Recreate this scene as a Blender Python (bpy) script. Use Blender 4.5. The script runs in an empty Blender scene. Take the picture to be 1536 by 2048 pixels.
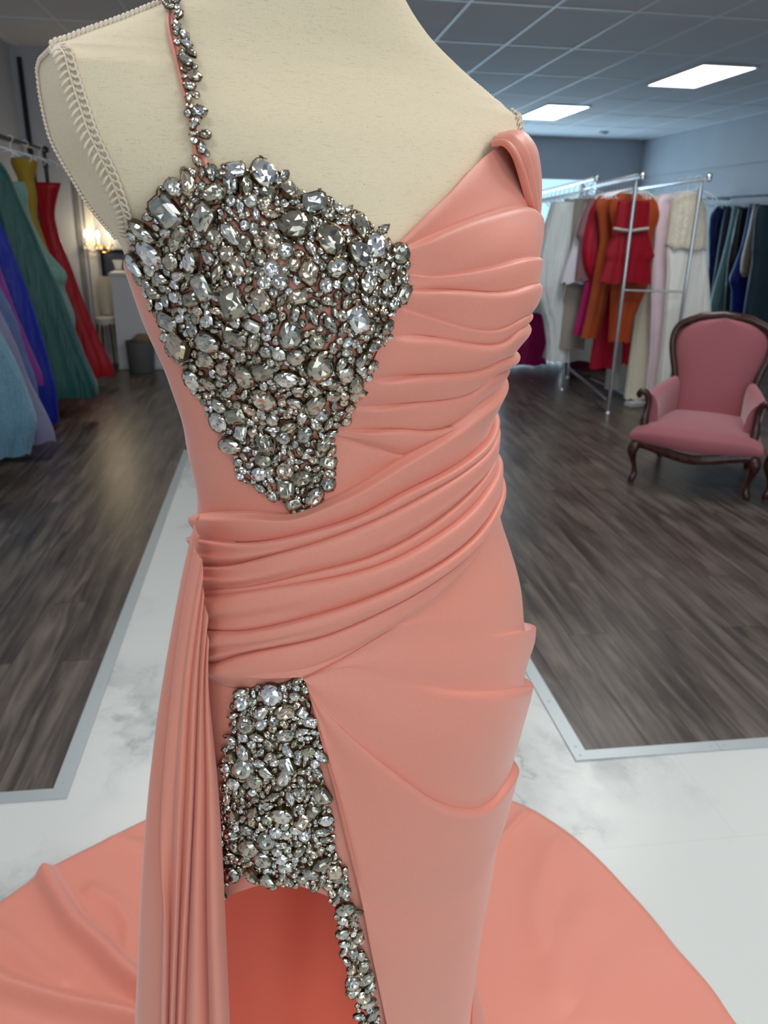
import bpy, bmesh, math, random
import numpy as np
from mathutils import Vector, Matrix
from mathutils.bvhtree import BVHTree

random.seed(7)
rng = np.random.default_rng(7)
C = bpy.context.scene.collection
SC = bpy.context.scene

# ------------------------------------------------------------------ camera, world, lights, exposure
FPX, CAM_H = 1547.0, 1.40
PITCH, YAW, ROLL = math.radians(20.25), math.radians(8.25), math.radians(1.3)
fwd = np.array([math.sin(YAW) * math.cos(PITCH), math.cos(YAW) * math.cos(PITCH), -math.sin(PITCH)])
_r0 = np.array([math.cos(YAW), -math.sin(YAW), 0.0])
_u0 = np.cross(_r0, fwd)
rgt = _r0 * math.cos(ROLL) + _u0 * math.sin(ROLL)
upv = np.cross(rgt, fwd)
CAM = np.array([0.0, 0.0, CAM_H])

cam_d = bpy.data.cameras.new('camera')
cam_d.sensor_fit = 'VERTICAL'
cam_d.sensor_height = 24.0
cam_d.lens = 24.0 * FPX / 2048.0
cam_d.clip_start, cam_d.clip_end = 0.05, 60
cam_d.dof.use_dof = True
cam_d.dof.focus_distance = 0.66
cam_d.dof.aperture_fstop = 7.0
cam = bpy.data.objects.new('camera', cam_d)
C.objects.link(cam)
M = Matrix.Identity(4)
for r in range(3):
    M[r][0], M[r][1], M[r][2], M[r][3] = rgt[r], upv[r], -fwd[r], CAM[r]
cam.matrix_world = M
SC.camera = cam

def ray(x, y):
    return (x - 768.0) / FPX * rgt - (y - 1024.0) / FPX * upv + fwd
def at(x, y, Y):
    d = ray(x, y); return CAM + d * (Y / d[1])
def at_z(x, y, z):
    d = ray(x, y); return CAM + d * ((z - CAM_H) / d[2])
def at_x(x, y, X):
    d = ray(x, y); return CAM + d * (X / d[0])

def lin(r, g, b):
    f = lambda c: (c / 255 / 12.92) if c <= 10.3 else ((c / 255 + 0.055) / 1.055) ** 2.4
    return (f(r), f(g), f(b), 1.0)

world = bpy.data.worlds.new('daylight'); SC.world = world
world.use_nodes = True
wb = world.node_tree.nodes['Background']
wb.inputs[0].default_value = (0.62, 0.86, 1.0, 1.0)
wb.inputs[1].default_value = 1.6

SC.view_settings.view_transform = 'Standard'
SC.view_settings.look = 'None'
SC.view_settings.gamma = 1.0
SC.view_settings.use_curve_mapping = False
SC.view_settings.exposure = -0.18
SC.cycles.max_bounces = 8
SC.cycles.diffuse_bounces = 4
SC.cycles.glossy_bounces = 4
SC.cycles.transmission_bounces = 6
SC.cycles.sample_clamp_indirect = 6.0
SC.cycles.use_denoising = True
SC.cycles.use_adaptive_sampling = True
SC.cycles.adaptive_threshold = 0.015
SC.cycles.caustics_reflective = False
SC.cycles.caustics_refractive = False

def area(name, loc, rot, sx, sy, power, col):
    l = bpy.data.lights.new(name, 'AREA'); l.shape = 'RECTANGLE'
    l.size, l.size_y, l.energy, l.color = sx, sy, power, col
    o = bpy.data.objects.new(name, l); C.objects.link(o)
    o.location = loc; o.rotation_euler = rot
    return o
P90 = math.pi / 2
# daylight through the shop front behind the photographer, and through the far window
area('shopfront_daylight', (1.6, -3.85, 1.45), (P90, 0, 0), 5.2, 2.2, 40, (1.0, 0.955, 0.88))
area('far_window_daylight', (3.6, 14.05, 1.2), (-P90, 0, 0), 4.0, 2.1, 120, (0.72, 0.88, 1.0))
# unseen ceiling lamps added: overhead for the gown, farther back to brighten the racks
for i, (lx, ly, pw) in enumerate(((-0.8, -0.9, 13), (1.7, -0.7, 24), (-0.8, 1.5, 25), (1.5, 1.3, 31), (-1.0, 4.9, 13), (2.3, 4.7, 30), (3.9, 4.3, 7))):
    area('unseen_ceiling_lamp', (lx, ly, 2.868), (0, 0, 0), 0.6, 1.2, pw, (0.98, 0.985, 0.97))

# ------------------------------------------------------------------ helpers
def set_smooth(me, angle=None):
    me.polygons.foreach_set('use_smooth', [True] * len(me.polygons))
    if angle is not None:
        me.set_sharp_from_angle(angle=math.radians(angle))
    me.update()

def link(name, me, mat=None, parent=None):
    o = bpy.data.objects.new(name, me); C.objects.link(o)
    if mat is not None and not me.materials:
        me.materials.append(mat)
    if parent is not None:
        o.parent = parent
        if parent.name in WORLD: o.matrix_parent_inverse = Matrix.Translation(-parent.location)
    return o
WORLD = set()      # things whose parts are given in room coordinates

def tag(o, label=None, cat=None, group=None, kind=None):
    if label: o['label'] = label
    if cat: o['category'] = cat
    if group: o['group'] = group
    if kind: o['kind'] = kind
    return o

def thing(name, label, cat, loc=(0, 0, 0), rotz=0.0, group=None):
    o = bpy.data.objects.new(name, None); C.objects.link(o)
    o.empty_display_size = 0.1
    o.location = loc; o.rotation_euler = (0, 0, rotz)
    return tag(o, label, cat, group)

class MB:
    """collects geometry, builds one mesh object"""
    def __init__(self): self.v = []; self.f = []
    def add(self, vs, fs):
        b = len(self.v)
        self.v.extend([tuple(map(float, p)) for p in vs]); self.f.extend([tuple(b + i for i in f) for f in fs])
    def box(self, x0, x1, y0, y1, z0, z1):
        self.add([(x0,y0,z0),(x1,y0,z0),(x1,y1,z0),(x0,y1,z0),(x0,y0,z1),(x1,y0,z1),(x1,y1,z1),(x0,y1,z1)],
                 [(3,2,1,0),(4,5,6,7),(0,1,5,4),(1,2,6,5),(2,3,7,6),(3,0,4,7)])
    def tube(self, pts, r, n=8, closed=False, cap=True):
        pts = [np.array(p, float) for p in pts]; m = len(pts)
        rs = r if hasattr(r, '__len__') else [r] * m
        vs = []; prev = None
        for i in range(m):
            a = pts[(i - 1) % m] if (closed or i > 0) else pts[i]
            b = pts[(i + 1) % m] if (closed or i < m - 1) else pts[i]
            t = b - a; t = t / (np.linalg.norm(t) + 1e-12)
            if prev is None:
                ref = np.array([0, 0, 1.0]) if abs(t[2]) < 0.9 else np.array([1.0, 0, 0])
                n1 = np.cross(t, ref)
            else:
                n1 = prev - t * np.dot(prev, t)
            n1 = n1 / (np.linalg.norm(n1) + 1e-12); prev = n1
            n2 = np.cross(t, n1)
            for k in range(n):
                a_ = 2 * math.pi * k / n
                vs.append(pts[i] + rs[i] * (math.cos(a_) * n1 + math.sin(a_) * n2))
        fs = []
        for i in range(m if closed else m - 1):
            j = (i + 1) % m
            for k in range(n):
                fs.append((i*n+k, i*n+(k+1) % n, j*n+(k+1) % n, j*n+k))
        if cap and not closed:
            fs.append(tuple(range(n - 1, -1, -1))); fs.append(tuple((m-1)*n + k for k in range(n)))
        self.add(vs, fs)
    def lathe(self, prof, c=(0, 0, 0), n=24, sx=1.0, sy=1.0):
        vs = []; m = len(prof)
        for (r, z) in prof:
            for k in range(n):
                a = 2 * math.pi * k / n
                vs.append((c[0] + sx * r * math.cos(a), c[1] + sy * r * math.sin(a), c[2] + z))
        fs = [(i*n+k, i*n+(k+1) % n, (i+1)*n+(k+1) % n, (i+1)*n+k) for i in range(m-1) for k in range(n)]
        fs.append(tuple(range(n-1, -1, -1))); fs.append(tuple((m-1)*n+k for k in range(n)))
        self.add(vs, fs)
    def grid(self, P, closed_u=False):
        r, c, _ = P.shape
        fs = []
        for i in range(r - 1):
            for k in range(c if closed_u else c - 1):
                k2 = (k + 1) % c
                fs.append((i*c+k, i*c+k2, (i+1)*c+k2, (i+1)*c+k))
        self.add(P.reshape(-1, 3), fs)
    def build(self, name, mat, parent=None, smooth=True, angle=40, bevel=0.0):
        me = bpy.data.meshes.new(name)
        me.from_pydata(self.v, [], self.f); me.validate(); me.update()
        bm = bmesh.new(); bm.from_mesh(me); bmesh.ops.recalc_face_normals(bm, faces=bm.faces[:])
        if bevel > 0:
            bmesh.ops.bevel(bm, geom=bm.edges[:], offset=bevel, segments=2, affect='EDGES', clamp_overlap=True)
        bm.to_mesh(me); bm.free()
        if smooth: set_smooth(me, angle)
        return link(name, me, mat, parent)

def fast_grid(name, P, mat, parent=None, closed=False, smooth=True, angle=None, flip=False):
    """regular grid mesh built quickly with numpy"""
    r, c, _ = P.shape
    idx = np.arange(r * c).reshape(r, c)
    a = idx[:-1, :] if closed else idx[:-1, :-1]
    b = np.roll(idx, -1, 1)[:-1, :] if closed else idx[:-1, 1:]
    d = idx[1:, :] if closed else idx[1:, :-1]
    e = np.roll(idx, -1, 1)[1:, :] if closed else idx[1:, 1:]
    q = np.stack([a, b, e, d], -1).reshape(-1, 4)
    if flip: q = q[:, ::-1]
    me = bpy.data.meshes.new(name)
    me.from_pydata(P.reshape(-1, 3).tolist(), [], q.tolist())
    me.update()
    if smooth: set_smooth(me, angle)
    return link(name, me, mat, parent)

# ------------------------------------------------------------------ materials
def nmat(name):
    m = bpy.data.materials.new(name); m.use_nodes = True
    nt = m.node_tree; b = nt.nodes['Principled BSDF']
    return m, nt, b
def N(nt, typ, **kw):
    n = nt.nodes.new(typ)
    for k, v in kw.items(): setattr(n, k, v)
    return n
def plain(name, col, rough=0.5, metal=0.0, spec=0.5, emit=None, es=0.0):
    m, nt, b = nmat(name)
    b.inputs['Base Color'].default_value = col
    b.inputs['Roughness'].default_value = rough
    b.inputs['Metallic'].default_value = metal
    b.inputs['Specular IOR Level'].default_value = spec
    if emit:
        b.inputs['Emission Color'].default_value = emit; b.inputs['Emission Strength'].default_value = es
    return m
def ramp(nt, fac, stops):
    r = N(nt, 'ShaderNodeValToRGB')
    els = r.color_ramp.elements
    els[0].position, els[0].color = stops[0]
    els[1].position, els[1].color = stops[-1]
    for p, c in stops[1:-1]:
        e = els.new(p); e.color = c
    nt.links.new(fac, r.inputs[0]); return r
def fabric(name, col, rough=0.5, sheen=0.25, grain=1400.0, gamt=0.10, bump=0.15, spec=0.4, fold=0.0, fscale=6.0):
    """cloth with a fine woven grain"""
    m, nt, b = nmat(name)
    tc = N(nt, 'ShaderNodeTexCoord')
    no = N(nt, 'ShaderNodeTexNoise'); no.inputs['Scale'].default_value = grain; no.inputs['Detail'].default_value = 2
    nt.links.new(tc.outputs['Object'], no.inputs['Vector'])
    lo = tuple(c * (1 - gamt) for c in col[:3]) + (1,); hi = tuple(min(1, c * (1 + gamt)) for c in col[:3]) + (1,)
    r = ramp(nt, no.outputs['Fac'], [(0.3, lo), (0.7, hi)])
    nt.links.new(r.outputs[0], b.inputs['Base Color'])
    b.inputs['Roughness'].default_value = rough
    b.inputs['Specular IOR Level'].default_value = spec
    b.inputs['Sheen Weight'].default_value = sheen
    b.inputs['Sheen Roughness'].default_value = 0.4
    bp = N(nt, 'ShaderNodeBump'); bp.inputs['Strength'].default_value = bump; bp.inputs['Distance'].default_value = 0.0006
    nt.links.new(no.outputs['Fac'], bp.inputs['Height'])
    last = bp
    if fold > 0:
        mp = N(nt, 'ShaderNodeMapping'); mp.inputs['Scale'].default_value = (fscale, fscale, fscale * 0.12)
        n2 = N(nt, 'ShaderNodeTexNoise'); n2.inputs['Scale'].default_value = 3.0; n2.inputs['Detail'].default_value = 3
        nt.links.new(tc.outputs['Object'], mp.inputs['Vector']); nt.links.new(mp.outputs[0], n2.inputs['Vector'])
        b2 = N(nt, 'ShaderNodeBump'); b2.inputs['Strength'].default_value = fold; b2.inputs['Distance'].default_value = 0.03
        nt.links.new(n2.outputs['Fac'], b2.inputs['Height']); nt.links.new(bp.outputs[0], b2.inputs['Normal'])
        last = b2
    nt.links.new(last.outputs[0], b.inputs['Normal'])
    return m

SATIN = fabric('salmon_satin', lin(230, 145, 125), rough=0.40, sheen=0.32, grain=2200, gamt=0.09, bump=0.25, spec=0.5)
LINING = fabric('bounce_glow_lining', lin(252, 112, 86), rough=0.6, sheen=0.1, grain=1800, gamt=0.04, bump=0.1)  # gown's satin deepened: light bounced inside the slit is put into this colour
CHROME = plain('chrome', (0.75, 0.77, 0.8, 1), 0.16, 1.0)
DARKMETAL = plain('dark_metal', lin(52, 54, 56), 0.35, 0.8)
ALU = plain('brushed_aluminium', lin(196, 204, 206), 0.42, 0.55)
WHITEP = plain('white_paint', lin(205, 207, 210), 0.5)

# ------------------------------------------------------------------ the room
RX0, RX1, RY0, RY1, RZ = -2.32, 6.39, -4.0, 13.9, 2.88
RUN0, RUN1, CROSS, RUNEND = -0.576, 0.823, 1.722, 4.96       # marble runway edges

def struct(name, bm, m, **k):
    o = bm.build(name, m, None, **k); o['kind'] = 'structure'; return o

def wood_floor():
    m, nt, b = nmat('dark_wood_planks')
    tc = N(nt, 'ShaderNodeTexCoord')
    mp = N(nt, 'ShaderNodeMapping'); mp.inputs['Rotation'].default_value = (0, 0, P90)
    nt.links.new(tc.outputs['Object'], mp.inputs['Vector'])
    br = N(nt, 'ShaderNodeTexBrick'); br.offset = 0.37; br.inputs['Scale'].default_value = 1.0
    br.inputs['Brick Width'].default_value = 1.2; br.inputs['Row Height'].default_value = 0.15
    br.inputs['Mortar Size'].default_value = 0.0012; br.inputs['Mortar Smooth'].default_value = 0.2
    br.inputs['Color1'].default_value = (0, 0, 0, 1); br.inputs['Color2'].default_value = (1, 1, 1, 1)
    br.inputs['Mortar'].default_value = (0.5, 0.5, 0.5, 1)
    nt.links.new(mp.outputs[0], br.inputs['Vector'])
    m2 = N(nt, 'ShaderNodeMapping'); m2.inputs['Scale'].default_value = (14, 1.1, 1)
    nt.links.new(tc.outputs['Object'], m2.inputs['Vector'])
    g = N(nt, 'ShaderNodeTexNoise'); g.inputs['Scale'].default_value = 1.7; g.inputs['Detail'].default_value = 8; g.inputs['Roughness'].default_value = 0.62; g.inputs['Distortion'].default_value = 0.6
    off = N(nt, 'ShaderNodeVectorMath', operation='ADD'); sc_ = N(nt, 'ShaderNodeVectorMath', operation='SCALE'); sc_.inputs['Scale'].default_value = 23.0
    nt.links.new(br.outputs['Color'], sc_.inputs[0]); nt.links.new(m2.outputs[0], off.inputs[0]); nt.links.new(sc_.outputs[0], off.inputs[1])
    nt.links.new(off.outputs[0], g.inputs['Vector'])
    r = ramp(nt, g.outputs['Fac'], [(0.28, lin(46, 40, 38)), (0.46, lin(82, 74, 68)), (0.58, lin(106, 96, 88)), (0.78, lin(136, 122, 108))])
    k = N(nt, 'ShaderNodeTexNoise'); k.inputs['Scale'].default_value = 3.3; k.inputs['Detail'].default_value = 3
    nt.links.new(tc.outputs['Object'], k.inputs['Vector'])
    mx = N(nt, 'ShaderNodeMix', data_type='RGBA', blend_type='MULTIPLY'); mx.inputs['Factor'].default_value = 0.5
    kr = ramp(nt, k.outputs['Fac'], [(0.35, (0.55, 0.5, 0.5, 1)), (0.62, (1, 1, 1, 1))])
    nt.links.new(r.outputs[0], mx.inputs['A']); nt.links.new(kr.outputs[0], mx.inputs['B'])
    m3 = N(nt, 'ShaderNodeMix', data_type='RGBA', blend_type='MIX'); m3.inputs['B'].default_value = lin(22, 20, 19)
    nt.links.new(br.outputs['Fac'], m3.inputs['Factor']); nt.links.new(mx.outputs['Result'], m3.inputs['A'])
    nt.links.new(m3.outputs['Result'], b.inputs['Base Color'])
    rr = N(nt, 'ShaderNodeMapRange'); rr.inputs['To Min'].default_value = 0.24; rr.inputs['To Max'].default_value = 0.42
    nt.links.new(g.outputs['Fac'], rr.inputs['Value']); nt.links.new(rr.outputs[0], b.inputs['Roughness'])
    bp = N(nt, 'ShaderNodeBump'); bp.inputs['Strength'].default_value = 0.25; bp.inputs['Distance'].default_value = 0.002
    nt.links.new(g.outputs['Fac'], bp.inputs['Height']); nt.links.new(bp.outputs[0], b.inputs['Normal'])
    b.inputs['Specular IOR Level'].default_value = 0.45
    return m

def marble():
    m, nt, b = nmat('white_marble')
    tc = N(nt, 'ShaderNodeTexCoord')
    d = N(nt, 'ShaderNodeTexNoise'); d.inputs['Scale'].default_value = 1.6; d.inputs['Detail'].default_value = 6; d.inputs['Roughness'].default_value = 0.6
    nt.links.new(tc.outputs['Object'], d.inputs['Vector'])
    mp = N(nt, 'ShaderNodeMapping'); mp.inputs['Rotation'].default_value = (0, 0, 0.9); mp.inputs['Scale'].default_value = (1.0, 0.55, 1)
    ad = N(nt, 'ShaderNodeMix', data_type='VECTOR'); ad.inputs['Factor'].default_value = 0.42
    nt.links.new(tc.outputs['Object'], ad.inputs['A']); nt.links.new(d.outputs['Color'], ad.inputs['B'])
    nt.links.new(ad.outputs['Result'], mp.inputs['Vector'])
    v = N(nt, 'ShaderNodeTexNoise'); v.inputs['Scale'].default_value = 2.3; v.inputs['Detail'].default_value = 7; v.inputs['Roughness'].default_value = 0.55; v.inputs['Distortion'].default_value = 0.5
    nt.links.new(mp.outputs[0], v.inputs['Vector'])
    r = ramp(nt, v.outputs['Fac'], [(0.478, (0, 0, 0, 1)), (0.5, (1, 1, 1, 1)), (0.518, (0, 0, 0, 1))])
    w = N(nt, 'ShaderNodeTexNoise'); w.inputs['Scale'].default_value = 1.3; w.inputs['Detail'].default_value = 3
    nt.links.new(tc.outputs['Object'], w.inputs['Vector'])
    wr = ramp(nt, w.outputs['Fac'], [(0.40, (0, 0, 0, 1)), (0.58, (1, 1, 1, 1))])
    mu = N(nt, 'ShaderNodeMath', operation='MULTIPLY'); nt.links.new(r.outputs[0], mu.inputs[0]); nt.links.new(wr.outputs[0], mu.inputs[1])
    # broad soft smoke beside the veins
    r2 = ramp(nt, v.outputs['Fac'], [(0.42, (0, 0, 0, 1)), (0.5, (0.62, 0.62, 0.62, 1)), (0.56, (0, 0, 0, 1))])
    mu2 = N(nt, 'ShaderNodeMath', operation='MULTIPLY'); nt.links.new(r2.outputs[0], mu2.inputs[0]); nt.links.new(wr.outputs[0], mu2.inputs[1])
    mxx = N(nt, 'ShaderNodeMath', operation='MAXIMUM'); nt.links.new(mu.outputs[0], mxx.inputs[0]); nt.links.new(mu2.outputs[0], mxx.inputs[1])
    mc = N(nt, 'ShaderNodeMix', data_type='RGBA'); mc.inputs['A'].default_value = lin(218, 220, 216); mc.inputs['B'].default_value = lin(124, 130, 134)
    nt.links.new(mxx.outputs[0], mc.inputs['Factor'])
    br = N(nt, 'ShaderNodeTexBrick'); br.inputs['Brick Width'].default_value = 1.2; br.inputs['Row Height'].default_value = 0.6; br.inputs['Scale'].default_value = 1
    br.inputs['Mortar Size'].default_value = 0.0015; br.inputs['Mortar Smooth'].default_value = 0.3
    mb = N(nt, 'ShaderNodeMapping'); mb.inputs['Location'].default_value = (0.1, 0.42, 0)
    nt.links.new(tc.outputs['Object'], mb.inputs['Vector']); nt.links.new(mb.outputs[0], br.inputs['Vector'])
    m3 = N(nt, 'ShaderNodeMix', data_type='RGBA'); m3.inputs['B'].default_value = lin(209, 211, 208)
    nt.links.new(br.outputs['Fac'], m3.inputs['Factor']); nt.links.new(mc.outputs['Result'], m3.inputs['A'])
    nt.links.new(m3.outputs['Result'], b.inputs['Base Color'])
    b.inputs['Roughness'].default_value = 0.28
    return m

def wallmat(name, col, rough=0.7):
    m, nt, b = nmat(name)
    tc = N(nt, 'ShaderNodeTexCoord')
    n = N(nt, 'ShaderNodeTexNoise'); n.inputs['Scale'].default_value = 2.2; n.inputs['Detail'].default_value = 4
    nt.links.new(tc.outputs['Object'], n.inputs['Vector'])
    r = ramp(nt, n.outputs['Fac'], [(0.3, tuple(c * 0.93 for c in col[:3]) + (1,)), (0.7, col)])
    nt.links.new(r.outputs[0], b.inputs['Base Color']); b.inputs['Roughness'].default_value = rough
    return m

WOOD_FLOOR, MARBLE = wood_floor(), marble()
WALL = wallmat('grey_wall_paint', lin(186, 190, 198))
CEIL = wallmat('ceiling_tile', lin(222, 224, 230), 0.9)
TBAR = plain('ceiling_grid_bar', lin(232, 240, 250), 0.5)

b_ = MB(); b_.box(RX0, RX1, RY0, RY1, -0.1, 0.0); struct('floor', b_, WOOD_FLOOR, smooth=False)
b_ = MB()
b_.box(RX0, RX1, RY0, CROSS, 0.0, 0.003); b_.box(RUN0, RUN1, CROSS, RUNEND, 0.0, 0.003)
struct('floor_marble', b_, MARBLE, smooth=False)
# metal edging strips with screws
def strip(name, x0, x1, y0, y1, seams=()):
    b = MB(); b.box(x0, x1, y0, y1, 0.0, 0.008)
    lx, ly = x1 - x0, y1 - y0
    L = max(lx, ly); n = int(L / 0.22)
    for i in range(n + 1):
        t = 0.02 + (L - 0.04) * i / max(n, 1)
        p = (x0 + t, (y0 + y1) / 2) if lx > ly else ((x0 + x1) / 2, y0 + t)
        b.lathe([(0.0045, 0.0), (0.0042, 0.0012), (0.002, 0.0018)], (p[0], p[1], 0.008), 8)
    o = struct(name, b, ALU, smooth=False); return o
strip('trim_1', RUN0 - 0.026, RUN0 + 0.016, CROSS + 0.018, RUNEND)
strip('trim_2', RUN1 - 0.016, RUN1 + 0.026, CROSS + 0.018, RUNEND)
strip('trim_3', RX0, RUN0 + 0.016, CROSS - 0.022, CROSS + 0.018)
strip('trim_4', RUN1 - 0.016, RUN1 + 0.42, CROSS - 0.022, CROSS + 0.018)
strip('trim_5', RUN1 + 0.421, RX1, CROSS - 0.0225, CROSS + 0.0175)
strip('trim_6', RUN0 - 0.026, RUN1 + 0.026, RUNEND, RUNEND + 0.04)

# walls
b_ = MB(); b_.box(RX0 - 0.1, RX0, RY0, 8.45, 0, RZ); struct('wall_left', b_, WALL, smooth=False)
b_ = MB(); b_.box(RX0 - 0.1, 0.6, 8.45, 8.57, 0, RZ); struct('wall_partition', b_, WALL, smooth=False)
b_ = MB(); b_.box(0.5, 0.6, 8.57, RY1, 0, RZ); struct('wall_passage', b_, WALL, smooth=False)
b_ = MB(); b_.box(RX1, RX1 + 0.1, RY0, RY1, 0, RZ); struct('wall_right', b_, WALL, smooth=False)
WX0, WX1, WZ0, WZ1 = 1.6, 5.66, 0.06, 2.235
b_ = MB()
b_.box(0.5, WX0, RY1, RY1 + 0.12, 0, RZ); b_.box(WX1, RX1 + 0.1, RY1, RY1 + 0.12, 0, RZ)
b_.box(WX0, WX1, RY1, RY1 + 0.12, WZ1, RZ); b_.box(WX0, WX1, RY1, RY1 + 0.12, 0, WZ0)
struct('wall_back', b_, WALL, smooth=False)
FX0, FX1, FZ0, FZ1 = -1.0, 4.3, 0.25, 2.6
b_ = MB()
b_.box(RX0 - 0.1, FX0, RY0 - 0.12, RY0, 0, RZ); b_.box(FX1, RX1 + 0.1, RY0 - 0.12, RY0, 0, RZ)
b_.box(FX0, FX1, RY0 - 0.12, RY0, FZ1, RZ); b_.box(FX0, FX1, RY0 - 0.12, RY0, 0, FZ0)
struct('wall_front', b_, WALL, smooth=False)

def pane_mat():
    m, nt, b = nmat('window_glass')
    out = nt.nodes['Material Output']
    t = N(nt, 'ShaderNodeBsdfTransparent'); g = N(nt, 'ShaderNodeBsdfGlossy'); g.inputs['Roughness'].default_value = 0.03
    mx = N(nt, 'ShaderNodeMixShader'); mx.inputs[0].default_value = 0.06
    t.inputs['Color'].default_value = (0.9, 0.97, 1.0, 1)
    nt.links.new(t.outputs[0], mx.inputs[1]); nt.links.new(g.outputs[0], mx.inputs[2]); nt.links.new(mx.outputs[0], out.inputs['Surface'])
    return m
PANE = pane_mat()
def window(name, x0, x1, y, z0, z1, nx):
    f = MB(); t = 0.05
    f.box(x0, x1, y, y + 0.06, z0, z0 + t); f.box(x0, x1, y, y + 0.06, z1 - t * 0.3, z1)
    for i in range(nx + 1):
        x = x0 + (x1 - x0 - t) * i / nx
        f.box(x, x + t, y + 0.001, y + 0.059, z0 + t, z1 - t * 0.3)
    o = struct(name, f, ALU, smooth=False)
    g = MB(); g.box(x0 + t, x1 - t, y + 0.028, y + 0.032, z0 + t, z1 - t * 0.3)
    p = g.build('pane', PANE, o, smooth=False)
    return o
window('window_1', WX0, WX1, RY1 + 0.03, WZ0, WZ1, 3)
window('window_2', FX0, FX1, RY0 - 0.09, FZ0, FZ1, 4)

# upper band (bulkhead) along the right wall, slightly proud of it
b_ = MB(); b_.box(RX1 - 0.03, RX1, RY0, RY1, 2.30, RZ); struct('trim_7', b_, WALL, smooth=False)
# dark panel seams and a pale door casing on the partition wall
b_ = MB(); b_.box(-2.255, -2.215, 8.425, 8.45, 0.0, 2.78); struct('trim_8', b_, DARKMETAL, smooth=False)
b_ = MB(); b_.box(-1.89, -1.85, 8.43, 8.45, 0.0, 2.3); struct('trim_9', b_, plain('grey_seam', lin(120, 120, 122), 0.6), smooth=False)
CASING = plain('cream_casing', lin(206, 204, 198), 0.5)
b_ = MB(); b_.box(-1.80, -1.72, 8.41, 8.45, 0.0, 2.1); b_.box(-1.68, -1.60, 8.425, 8.45, 0.0, 1.05); struct('trim_10', b_, CASING, smooth=False)
b_ = MB(); b_.box(RX0, 0.6, 8.435, 8.45, 0, 0.1); struct('baseboard_back', b_, WHITEP, smooth=False)
b_ = MB(); b_.box(RX1 - 0.015, RX1, RY0, RY1, 0, 0.1); struct('baseboard_right', b_, WHITEP, smooth=False)

# ceiling with its grid
L1 = (3.99, 4.56, 7.66, 8.85); L2 = (3.45, 4.03, 10.42, 11.80)
b_ = MB(); b_.box(RX0 - 0.1, RX1 + 0.1, RY0 - 0.1, RY1 + 0.1, RZ, RZ + 0.1)
struct('ceiling', b_, CEIL, smooth=False)
b_ = MB()
xs = [1.412 + 0.61 * k for k in range(-6, 9)]
ys = [6.13 + 1.24 * k for k in range(-8, 7)]
for x in xs:
    if RX0 < x < RX1: b_.box(x - 0.012, x + 0.012, RY0, RY1, RZ - 0.006, RZ)
for y in ys:
    if RY0 < y < RY1: b_.box(RX0, RX1, y - 0.012, y + 0.012, RZ - 0.0055, RZ)
struct('ceiling_grid', b_, TBAR, smooth=False)

DIFF = plain('lit_diffuser', (1, 1, 1, 1), 0.5, emit=(1.0, 0.985, 0.95, 1), es=5.5)
def panel(x0, x1, y0, y1, label):
    t = thing('ceiling_light', label, 'ceiling light', ((x0 + x1) / 2, (y0 + y1) / 2, RZ - 0.012), 0, 'lit ceiling panels')
    cx, cy = (x0 + x1) / 2, (y0 + y1) / 2
    f = MB(); w = 0.018
    for a in ((x0 - cx, x1 - cx, y0 - cy, y0 - cy + w), (x0 - cx, x1 - cx, y1 - cy - w, y1 - cy), (x0 - cx, x0 - cx + w, y0 - cy + w, y1 - cy - w), (x1 - cx - w, x1 - cx, y0 - cy + w, y1 - cy - w)):
        f.box(*a, -0.004, 0.012)
    f.build('frame', WHITEP, t, smooth=False)
    d = MB(); d.box(x0 - cx + w, x1 - cx - w, y0 - cy + w, y1 - cy - w, 0.0, 0.012)
    d.build('diffuser', DIFF, t, smooth=False)
    return t
panel(*L1, 'bright rectangular ceiling panel above the pink armchair, the larger of two')
panel(*L2, 'bright rectangular ceiling panel beside the mannequin shoulder, the smaller of two')
b_ = MB(); b_.lathe([(0.075, 0.0), (0.075, -0.02), (0.06, -0.035), (0.02, -0.042)], (0, 0, 0), 20)
o = b_.build('smoke_detector', plain('detector_plastic', lin(168, 172, 178), 0.5)); o.location = (5.24, 12.93, RZ)
tag(o, 'small round white smoke detector on the ceiling near the far wall', 'smoke detector')

# ------------------------------------------------------------------ torso of the dress form (plan sections measured at each height)
PHI = math.radians(27)
AX_U = np.array([math.cos(PHI), math.sin(PHI), 0]); AX_F = np.array([math.sin(PHI), -math.cos(PHI), 0]); AY = 0.70
KNOT = np.array([  # z, centre x, half width, front depth, back depth, side-plate clip
 (0.00, .0620, .181, .112, .112, 1), (0.30, .0647, .1800, .115, .115, 1), (0.50, .0685, .1792, .118, .118, 1), (0.65, .0737, .1835, .120, .122, 1),
 (0.78, .0776, .1872, .122, .125, 1), (0.88, .0820, .1909, .124, .130, 1), (0.95, .0846, .1918, .122, .130, 1),
 (1.02, .0822, .1850, .115, .122, 1), (1.08, .0771, .1704, .107, .112, 1), (1.13, .0724, .1545, .100, .100, 1),
 (1.18, .0669, .1438, .097, .092, 1), (1.23, .0609, .1444, .100, .090, 1), (1.28, .0598, .1545, .106, .092, 1),
 (1.33, .0540, .1662, .112, .095, 1), (1.38, .0567, .1826, .112, .098, 1.0), (1.42, .0493, .1934, .105, .098, .925),
 (1.46, .0377, .1986, .092, .090, .90), (1.495, .0354, .2007, .067, .070, .90), (1.506, .0352, .199, .060, .062, .985), (1.512, .0352, .188, .057, .059, 1.0), (1.529, .0352, .150, .053, .056, 1.0),
 (1.551, .0352, .107, .052, .056, 1.0), (1.575, .0352, .078, .053, .057, 1.0), (1.60, .0352, .064, .053, .057, 1.0), (1.66, .0352, .060, .052, .056, 1.0)])
BUST = ((math.radians(52), 1.345, .036), (math.radians(124), 1.345, .036))
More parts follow.
